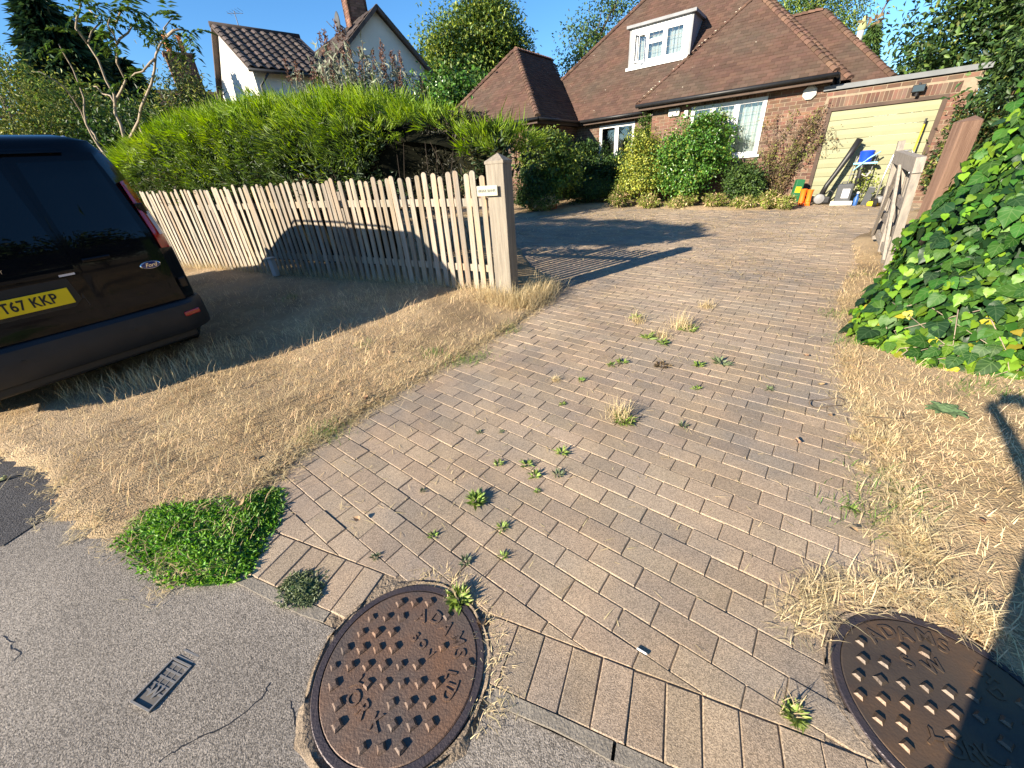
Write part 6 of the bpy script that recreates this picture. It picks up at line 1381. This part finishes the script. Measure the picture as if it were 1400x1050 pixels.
# big green clump at the corner of the verge, small clump by the edging
def clump(name, label, poly, n, hmax, L, W, mat='clump'):
    c0 = np.mean(poly, 0); e = empty(name, (c0[0], c0[1], surf(*c0)), 0, label, 'plant', 'leafy green clumps by the asphalt'); q = scatter(n, poly, -.035); q = q[(poly_dist(q, poly) > 0) | (rng.random(len(q)) < .3)]; n = len(q); d = poly_dist(q, poly); hh = hmax*sm(d/.13)*(.8+.25*lump(q[:, 0], q[:, 1], 6)); z = gz(q[:, 0], q[:, 1])+np.maximum(hh, 0)*rng.random(n)**.4
    P = np.stack([q[:, 0]-c0[0], q[:, 1]-c0[1], z-surf(*c0)], 1); A = rand_unit(n)*np.array([1, 1, .5])+np.array([-.1, -.1, .55]); c = Cloud(); c.add(*leaves(P, A, rand_unit(n)+np.array([0, 0, 1.]), rng.uniform(*L, n), rng.uniform(*W, n))); c.build('leaves', T[mat], e)
    m = MB(); k = len(poly); pd = poly_dist(np.array(poly)*.999, poly); V = [(p[0]-c0[0], p[1]-c0[1], float(gz(*p))-surf(*c0)-.01) for p in poly]+[((p[0]-c0[0])*.55, (p[1]-c0[1])*.55, float(gz(*p))-surf(*c0)+hmax*.25) for p in poly]+[(0, 0, float(gz(*c0))-surf(*c0)+hmax*.3)]
    m.add(V, [(i, (i+1) % k, (i+1) % k+k, i+k) for i in range(k)]+[(i+k, (i+1) % k+k, 2*k) for i in range(k)]); m.build('stems', T['lf_dark'], e)
clump('green_clump', 'dense bright green leafy clump at the verge corner beside the asphalt', px((165, 742), (178, 715), (225, 690), (290, 675), (355, 668), (382, 672), (378, 705), (360, 745), (345, 780), (318, 795), (280, 800), (235, 795), (195, 770)), 11000, .05, (.014, .034), (.006, .013))
clump('green_clump', 'small grey green leafy clump on the concrete edging', px((384, 800), (400, 786), (425, 782), (440, 795), (436, 820), (418, 832), (396, 828)), 900, .03, (.012, .026), (.005, .010), 'weed_grey')
# spiky thistle on the dry grass
th = G(1283, 575); te = empty('thistle', (th[0], th[1], surf(*th)+.015), 0, 'flat grey green thistle rosette on the dry grass', 'thistle')
for k in range(9):
    a = k*.72+rng.normal()*.15; L = .11*rng.uniform(.75, 1.15); m = MB(); V = []; Fc = []; ks = 11
    for i in range(ks):
        t = i/(ks-1); w = .030*math.sin(math.pi*min(1, t*.85+.12))*(1 if i % 2 else .62); z = .018*math.sin(t*2.6); V += [(t*L, -w, z+.006), (t*L, 0, z), (t*L, w, z+.006)]
    for i in range(ks-1): b = i*3; Fc += [(b, b+3, b+4, b+1), (b+1, b+4, b+5, b+2)]
    o = m.add(V, Fc).build('leaf', T['thistle'] if 'thistle' in T else T.setdefault('thistle', leafmat('thistle_leaf', (.13, .20, .09), (.10, .165, .07), island=.2)), te); o.rotation_euler = (0, -.12, a)
# cigarette end, twig ring, yellow scrap
w = G(877, 891); o = MB().lathe([(.0038, -.016), (.0038, .016)], 10, (0, 0, 0), 'x'); ce = empty('cigarette_end', (w[0], w[1], float(gz(*w))+.005), math.radians(-38), 'white cigarette end lying in a joint of the pavers', 'litter'); o.build('paper', simple('white_paper', (.75, .74, .7), .8), ce); MB().lathe([(.0036, .016), (.0036, .020)], 10, (0, 0, 0), 'x').build('tip', simple('ash_tip', (.3, .28, .26), .9), ce)
w = G(1130, 553); m = MB().tube([(.11*math.cos(a), .05*math.sin(a), .012+.01*math.sin(3*a)) for a in np.linspace(.3, 6.6, 26)], .0035, 5); o = m.build('curled_twig', T['bark']); o.location = (w[0], w[1], surf(*w)); tag(o, 'thin brown curled twig lying at the edge of the drive by the ivy', 'twig')
w = G(1205, 575); m = MB().tube([(-.1, 0, .01), (.0, -.03, .012), (.08, -.04, .01), (.13, .02, .01)], .003, 5); o = m.build('thin_twig', T['bark']); o.location = (w[0], w[1], surf(*w)); tag(o, 'thin straight twig on the straw below the ivy leaves', 'twig')
w = G(3, 657); ys_ = empty('yellow_tag', (w[0]-.02, w[1], float(gz(*w))+.0), .5, 'small pale yellow tag lying on the dark asphalt', 'tag'); MB().box((0, 0, .012), (.07, .035, .018), 0, .004).build('body', simple('tag_yellow', (.62, .60, .25), .6), ys_); MB().box((0, 0, .0215), (.05, .02, .002)).build('print', T['slate'], ys_)

# ================================================================ THINGS IN FRONT OF THE GARAGE
def gobj(name, x, y, label, cat, rz=0.0, group=None, n=.35):
    p = onplane(x, y, hp(0, n, 0), [HN[0], HN[1], 0]); return empty(name, (p[0], p[1], surf(p[0], p[1])), math.atan2(HU[1], HU[0])+rz, label, cat, group)
e = gobj('green_box', 1088, 262, 'tall narrow green box with a yellow label at the brick corner', 'box', .35); e.rotation_euler.y = .08
MB().box((0, 0, .24), (.17, .16, .48), 0, .012).build('carton', T['green_box'], e); MB().box((-.01, -.082, .27), (.11, .004, .13)).build('label', T['yellow'], e); MB().box((0, 0, .483), (.15, .14, .012), 0, .004).build('lid', T['green_box'], e)
for k, x in enumerate((1099, 1108)):
    e = gobj('orange_boot', x, 262, 'bright orange plastic boot standing beside the green box', 'boot', .1*k, 'pair of orange boots', .5)
    MB().lathe([(.055, .01), (.058, .10), (.052, .16), (.06, .30), (.072, .335), (.066, .34), (.05, .30)], 14).build('shaft', T['orange'], e, 'auto'); MB().box((0, -.06, .045), (.095, .17, .085), 0, .03).build('foot', T['orange'], e); MB().box((0, -.045, .008), (.10, .21, .016), 0, .006).build('sole', T['orange'], e)
e = gobj('leaf_blower', 1122, 265, 'black leaf blower standing on its grey motor with the tube leaning on the garage door', 'leaf blower', 0, None, .4)
MB().lathe([(.04, -.09), (.10, -.07), (.12, 0), (.10, .07), (.04, .09)], 20, (0, 0, .13), 'y').build('fan_housing', T['grey_pl'], e, 'auto'); MB().box((.13, .02, .1), (.16, .14, .15), 0, .03).build('motor', T['black_pl'], e)
MB().tube([(.02, 0, .22), (.07, .02, .42), (.16, .07, .62), (.32, .14, 1.0), (.43, .2, 1.30)], [.055, .05, .05, .06, .068], 12).build('tube', T['black_pl'], e, True); hdl = MB().tube([(.08, .0, .22), (.16, 0, .31), (.24, 0, .26), (.22, 0, .17)], .016, 8).build('handle', T['black_pl'], e, True)
e = gobj('fuel_can', 1154, 264, 'dark plastic canister with a white label and white base strip before the garage door', 'canister', -.05, None, .45)
MB().box((0, 0, .24), (.30, .18, .42), 0, .045).build('body', T['slate'], e); MB().box((.03, -.092, .25), (.13, .004, .19)).build('label', simple('label_white', (.6, .6, .62), .7), e); MB().box((0, -.11, .05), (.40, .05, .09), 0, .006).build('base_strip', simple('strip_white', (.55, .54, .5), .7), e); MB().lathe([(.03, .45), (.03, .49), (.02, .495)], 12, (.06, 0, 0)).build('cap', T['black_pl'], e, 'auto')
MB().tube([(-.09, 0, .44), (-.08, 0, .48), (.0, 0, .48), (.01, 0, .44)], .014, 6).build('handle', T['slate'], e, True)
e = gobj('work_frame', 1166, 262, 'light metal frame carrying a blue tub and pale blue straps against the garage door', 'frame', 0, None, .2)
for s in (-.17, .17): MB().tube([(s, .0, 0), (s+.05, .06, .98)], .012, 6).build('leg', T['silver'], e)
for z in (.2, .62, .80): MB().tube([(-.17+z*.05, z*.06, z), (.19+z*.05, z*.06, z)], .010, 6).build('crossbar', T['silver'], e)
MB().lathe([(.11, .0), (.13, .18), (.135, .2), (.10, .22)], 18, (.04, -.02, .86)).build('tub', T['blue'], e, 'auto'); MB().box((.06, -.02, .83), (.42, .18, .035), 0, .012).build('shelf', T['cyan'], e); MB().tube([(-.12, -.11, .70), (.08, -.12, .92), (.26, -.06, 1.04)], .016, 6).build('strap', T['cyan'], e, True)
MB().lathe([(.02, .38), (.055, .46), (.05, .60), (.06, .76), (.045, .8)], 12, (.02, -.08, 0)).build('dark_bottle', T['black_pl'], e, 'auto'); MB().tube([(-.05, -.06, .55), (.06, -.1, .62), (.14, -.06, .56), (.2, -.02, .66)], .022, 6).build('rag', simple('pale_rag', (.5, .47, .42), .9), e, True)
e = gobj('blue_bottle', 1173, 265, 'small dark blue bottle beside the dark canister', 'bottle', 0, None, .5); MB().lathe([(.045, 0), (.048, .15), (.02, .20), (.02, .235), (.024, .24), (.024, .265)], 14).build('body', T['blue_dark'], e, 'auto'); MB().lathe([(.026, .25), (.026, .285)], 12).build('cap', T['upvc'], e, 'auto')
e = gobj('dark_slab', 1186, 264, 'dark narrow slab leaning beside the yellow tool', 'slab', .1, None, .45); e.rotation_euler.y = .15; MB().box((0, 0, .18), (.13, .05, .36), 0, .008).build('slab', T['slate'], e); MB().box((0, 0, .37), (.10, .04, .02), 0, .004).build('edge', T['grey_pl'], e)
e = gobj('potted_weed', 1180, 258, 'small leafy green plant growing before the garage door', 'plant', 0, None, .3); n = 160; P = rng.normal(size=(n, 3))*np.array([.12, .06, .12])+np.array([0, 0, .42]); c = Cloud(); c.add(*leaves(P, rand_unit(n), rand_unit(n)+np.array([0, 0, 1.]), rng.uniform(.04, .08, n), rng.uniform(.02, .04, n))); c.build('leaves', T['lf_yel'], e)
mm = MB()
for k in range(6): mm.tube([(rng.normal()*.02, 0, 0), (rng.normal()*.1, 0, .4)], .004, 4)
mm.build('stems', T['lf_olive'], e)
e = gobj('lawn_mower', 1214, 266, 'upright lawn mower with a silver handle frame behind the open gate', 'lawn mower', .1, None, .55)
MB().box((.02, 0, .14), (.42, .34, .14), 0, .05).build('deck', T['grey_pl'], e); MB().box((0, -.02, .30), (.26, .22, .2), 0, .05).build('engine', T['black_pl'], e)
MB().tube([(-.19, 0, .16), (-.17, .05, .6), (-.12, .1, .98), (-.06, .11, 1.05), (.14, .11, 1.05), (.2, .1, .98), (.23, .05, .6), (.21, 0, .16)], .015, 8).build('handle', T['silver'], e, True); MB().box((.03, .07, .82), (.30, .10, .24), .0, .03).build('grass_bag', simple('bag_grey', (.33, .32, .29), .9), e); MB().box((.03, .08, .97), (.28, .1, .05), 0, .015).build('bag_rim', T['black_pl'], e)
for s in (-.2, .24):
    for y in (-.15, .15): MB().lathe([(.03, -.025), (.085, -.025), (.085, .025), (.03, .025)], 16, (s, y, .085), 'x').build('wheel', T['tyre'], e, 'auto')
e = gobj('yellow_tool', 1197, 266, 'yellow plastic tool head lying beside the lawn mower', 'tool', 0, None, .6); MB().box((0, 0, .05), (.20, .12, .10), 0, .035).build('head', T['yellow'], e); MB().lathe([(.02, -.07), (.03, 0), (.02, .07)], 12, (.05, -.05, .06), 'y').build('knob', T['yellow'], e, 'auto')
e = gobj('yellow_broom', 1226, 262, 'yellow handled broom leaning upright on the garage door', 'broom', 0, None, .25); MB().tube([(0, 0, .1), (.06, .15, 1.55)], .016, 8).build('handle', T['yellow'], e); MB().box((0, 0, .07), (.26, .06, .1), 0, .015).build('head', T['black_pl'], e); MB().tube([(.058, .145, 1.5), (.062, .155, 1.6)], .018, 8).build('grip', T['black_pl'], e)
# terracotta shards by the far shrub
w = G(751, 289); e = empty('broken_pot', (w[0], w[1], surf(*w)), 0, 'broken terracotta pot lying at the far left edge of the drive', 'pot'); m = MB(); k = 14; V = []; Fc = []
for i in range(10):
    a = i*.36
    for r, z in ((.10, 0), (.145, .22), (.13, .22), (.09, .02)): V.append((r*math.cos(a), r*math.sin(a), z*(1 if i % 3 else .75)))
for i in range(9):
    for q in range(4): A, Bq = i*4+q, i*4+(q+1) % 4; Fc.append((A, Bq, Bq+4, A+4))
m.add(V, Fc).build('side', T['terracotta'], e).rotation_euler = (1.2, .2, .6); MB().box((.16, -.08, .02), (.12, .09, .025), .5, .008).build('shard', T['terracotta'], e)

# ================================================================ THE PERSON TAKING THE PICTURE (behind the lens; casts the shadow at the right)
def person():
    px0, py0 = .06, -.47; e = empty('person', (px0, py0, float(gz(px0, py0))), 0, 'person in dark clothes standing at the kerb holding up a phone', 'person')
    me = bpy.data.meshes.new('body'); ph = np.array([-px0, -py0-.035, CAM_H-float(gz(px0, py0))])
    J = {'pel': (0, 0, .95), 'sp': (0, .01, 1.12), 'ch': (0, 0, 1.30), 'nk': (0, 0, 1.46), 'hd0': (0, .03, 1.54), 'hd1': (0, .035, 1.63), 'hd2': (0, .03, 1.71),
         'hl': (-.10, 0, .91), 'kl': (-.115, .02, .50), 'al': (-.12, -.02, .09), 'tl': (-.14, .15, .03), 'hr': (.10, 0, .91), 'kr': (.115, .03, .50), 'ar': (.125, 0, .09), 'tr': (.15, .17, .03),
         'sl': (-.18, 0, 1.40), 'el': (-.10, .12, 1.20), 'wl': tuple(ph+np.array([-.125, -.10, -.05])), 'sr': (.18, 0, 1.40), 'er': (.25, .14, 1.13), 'wr': tuple(ph+np.array([.125, -.10, -.05]))}
    R = {'pel': .175, 'sp': .16, 'ch': .175, 'nk': .058, 'hd0': .075, 'hd1': .095, 'hd2': .07, 'hl': .105, 'kl': .078, 'al': .06, 'tl': .035, 'hr': .105, 'kr': .078, 'ar': .06, 'tr': .035, 'sl': .068, 'el': .046, 'wl': .028, 'sr': .068, 'er': .046, 'wr': .028}
    Eg = [('pel', 'sp'), ('sp', 'ch'), ('ch', 'nk'), ('nk', 'hd0'), ('hd0', 'hd1'), ('hd1', 'hd2'), ('pel', 'hl'), ('hl', 'kl'), ('kl', 'al'), ('al', 'tl'), ('pel', 'hr'), ('hr', 'kr'), ('kr', 'ar'), ('ar', 'tr'), ('ch', 'sl'), ('sl', 'el'), ('el', 'wl'), ('ch', 'sr'), ('sr', 'er'), ('er', 'wr')]
    for s, wn in ((-1, 'wl'), (1, 'wr')):                 # palm and five fingers closing on the phone edge
        wr_ = np.array(J[wn]); pm = wr_+np.array([-s*.015, .055, .025]); J[wn+'p'] = tuple(pm); R[wn+'p'] = .026; Eg.append((wn, wn+'p'))
        for f in range(5):
            z = .05-.022*f; L = (.8, 1, 1.05, .98, .8)[f]
            k1 = pm+np.array([-s*.005, .030*L, z*.8]); k2 = pm+np.array([-s*.022*L, .040, z])
            if f == 0: k1 = pm+np.array([-s*.03, .012, .035]); k2 = pm+np.array([-s*.055, .012, .05])
            J[f'{wn}{f}a'], J[f'{wn}{f}b'] = tuple(k1), tuple(k2); R[f'{wn}{f}a'] = .0095; R[f'{wn}{f}b'] = .0085; Eg += [(wn+'p', f'{wn}{f}a'), (f'{wn}{f}a', f'{wn}{f}b')]
    names = list(J); me.from_pydata([J[n] for n in names], [(names.index(a), names.index(b)) for a, b in Eg], []); o = link('body', me, T['cloth'] if 'cloth' in T else T.setdefault('cloth', simple('dark_clothes', (.05, .055, .07), .9)), e)
    o.modifiers.new('skin', 'SKIN')
    for i, n in enumerate(names): sv = me.skin_vertices[0].data[i]; sv.radius = (R[n], R[n]*(.72 if n in ('ch', 'sp', 'pel') else 1)); sv.use_root = (n == 'pel')
    sb = o.modifiers.new('sub', 'SUBSURF'); sb.levels = sb.render_levels = 2
    hr = MB().lathe([(.001, .115), (.06, .10), (.098, .045), (.103, -.01), (.095, -.06), (.085, -.06), (.001, .09)], 20, (0, .0, 1.655)).build('hair', simple('hair_brown', (.06, .04, .03), .8), e, True); hr.location = (0, -.012, 0)
    skin = simple('skin', (.45, .27, .19), .55); fc = MB()
    fc.lathe([(.001, -.02), (.016, -.01), (.012, .012), (.001, .03)], 10, (0, .125, 1.60)); fc.box((0, .108, 1.565), (.045, .012, .010), 0, .004)
    for s in (-1, 1): fc.lathe([(.001, -.011), (.009, 0), (.001, .011)], 10, (s*.033, .112, 1.632)); fc.box((s*.098, .03, 1.62), (.018, .035, .055), 0, .007)
    fc.build('face', skin, e, True)
    pf = empty('phone', (0, 0, 0), 0, 'dark mobile phone held up in both hands of the person', 'phone'); pf.matrix_world = Matrix.LocRotScale(Vector((0, 0, CAM_H)), cam.matrix_world.to_quaternion(), None) @ Matrix.Translation((.055, -.02, .014))
    MB().box((0, 0, 0), (.148, .072, .008), 0, .003).build('case', T['black_pl'], pf); MB().box((0, 0, .0045), (.14, .066, .001)).build('screen', T['pane'], pf)
person()
# trees across the road, behind the camera (they show in the van's paint)
for k, (x, y, h) in enumerate(((8, -9, 8.5), (12.5, -7.5, 10.5), (16, -4.5, 11), (18.5, .5, 9.5))):
    broadleaf('roadside_tree', 'dark leafy tree across the road behind the camera', 'tree', (x, y, -.2), [((0, 0, h*.55), (2.3, 2.0, h*.36)), ((1.3, .4, h*.45), (1.7, 1.6, h*.3)), ((-1.3, -.3, h*.42), (1.7, 1.6, h*.3))], [('lf_dark', .8), ('lf_mid', .2)], 7000, (.35, .6), (.2, .35), .2, 'trees across the road', clumps=70)
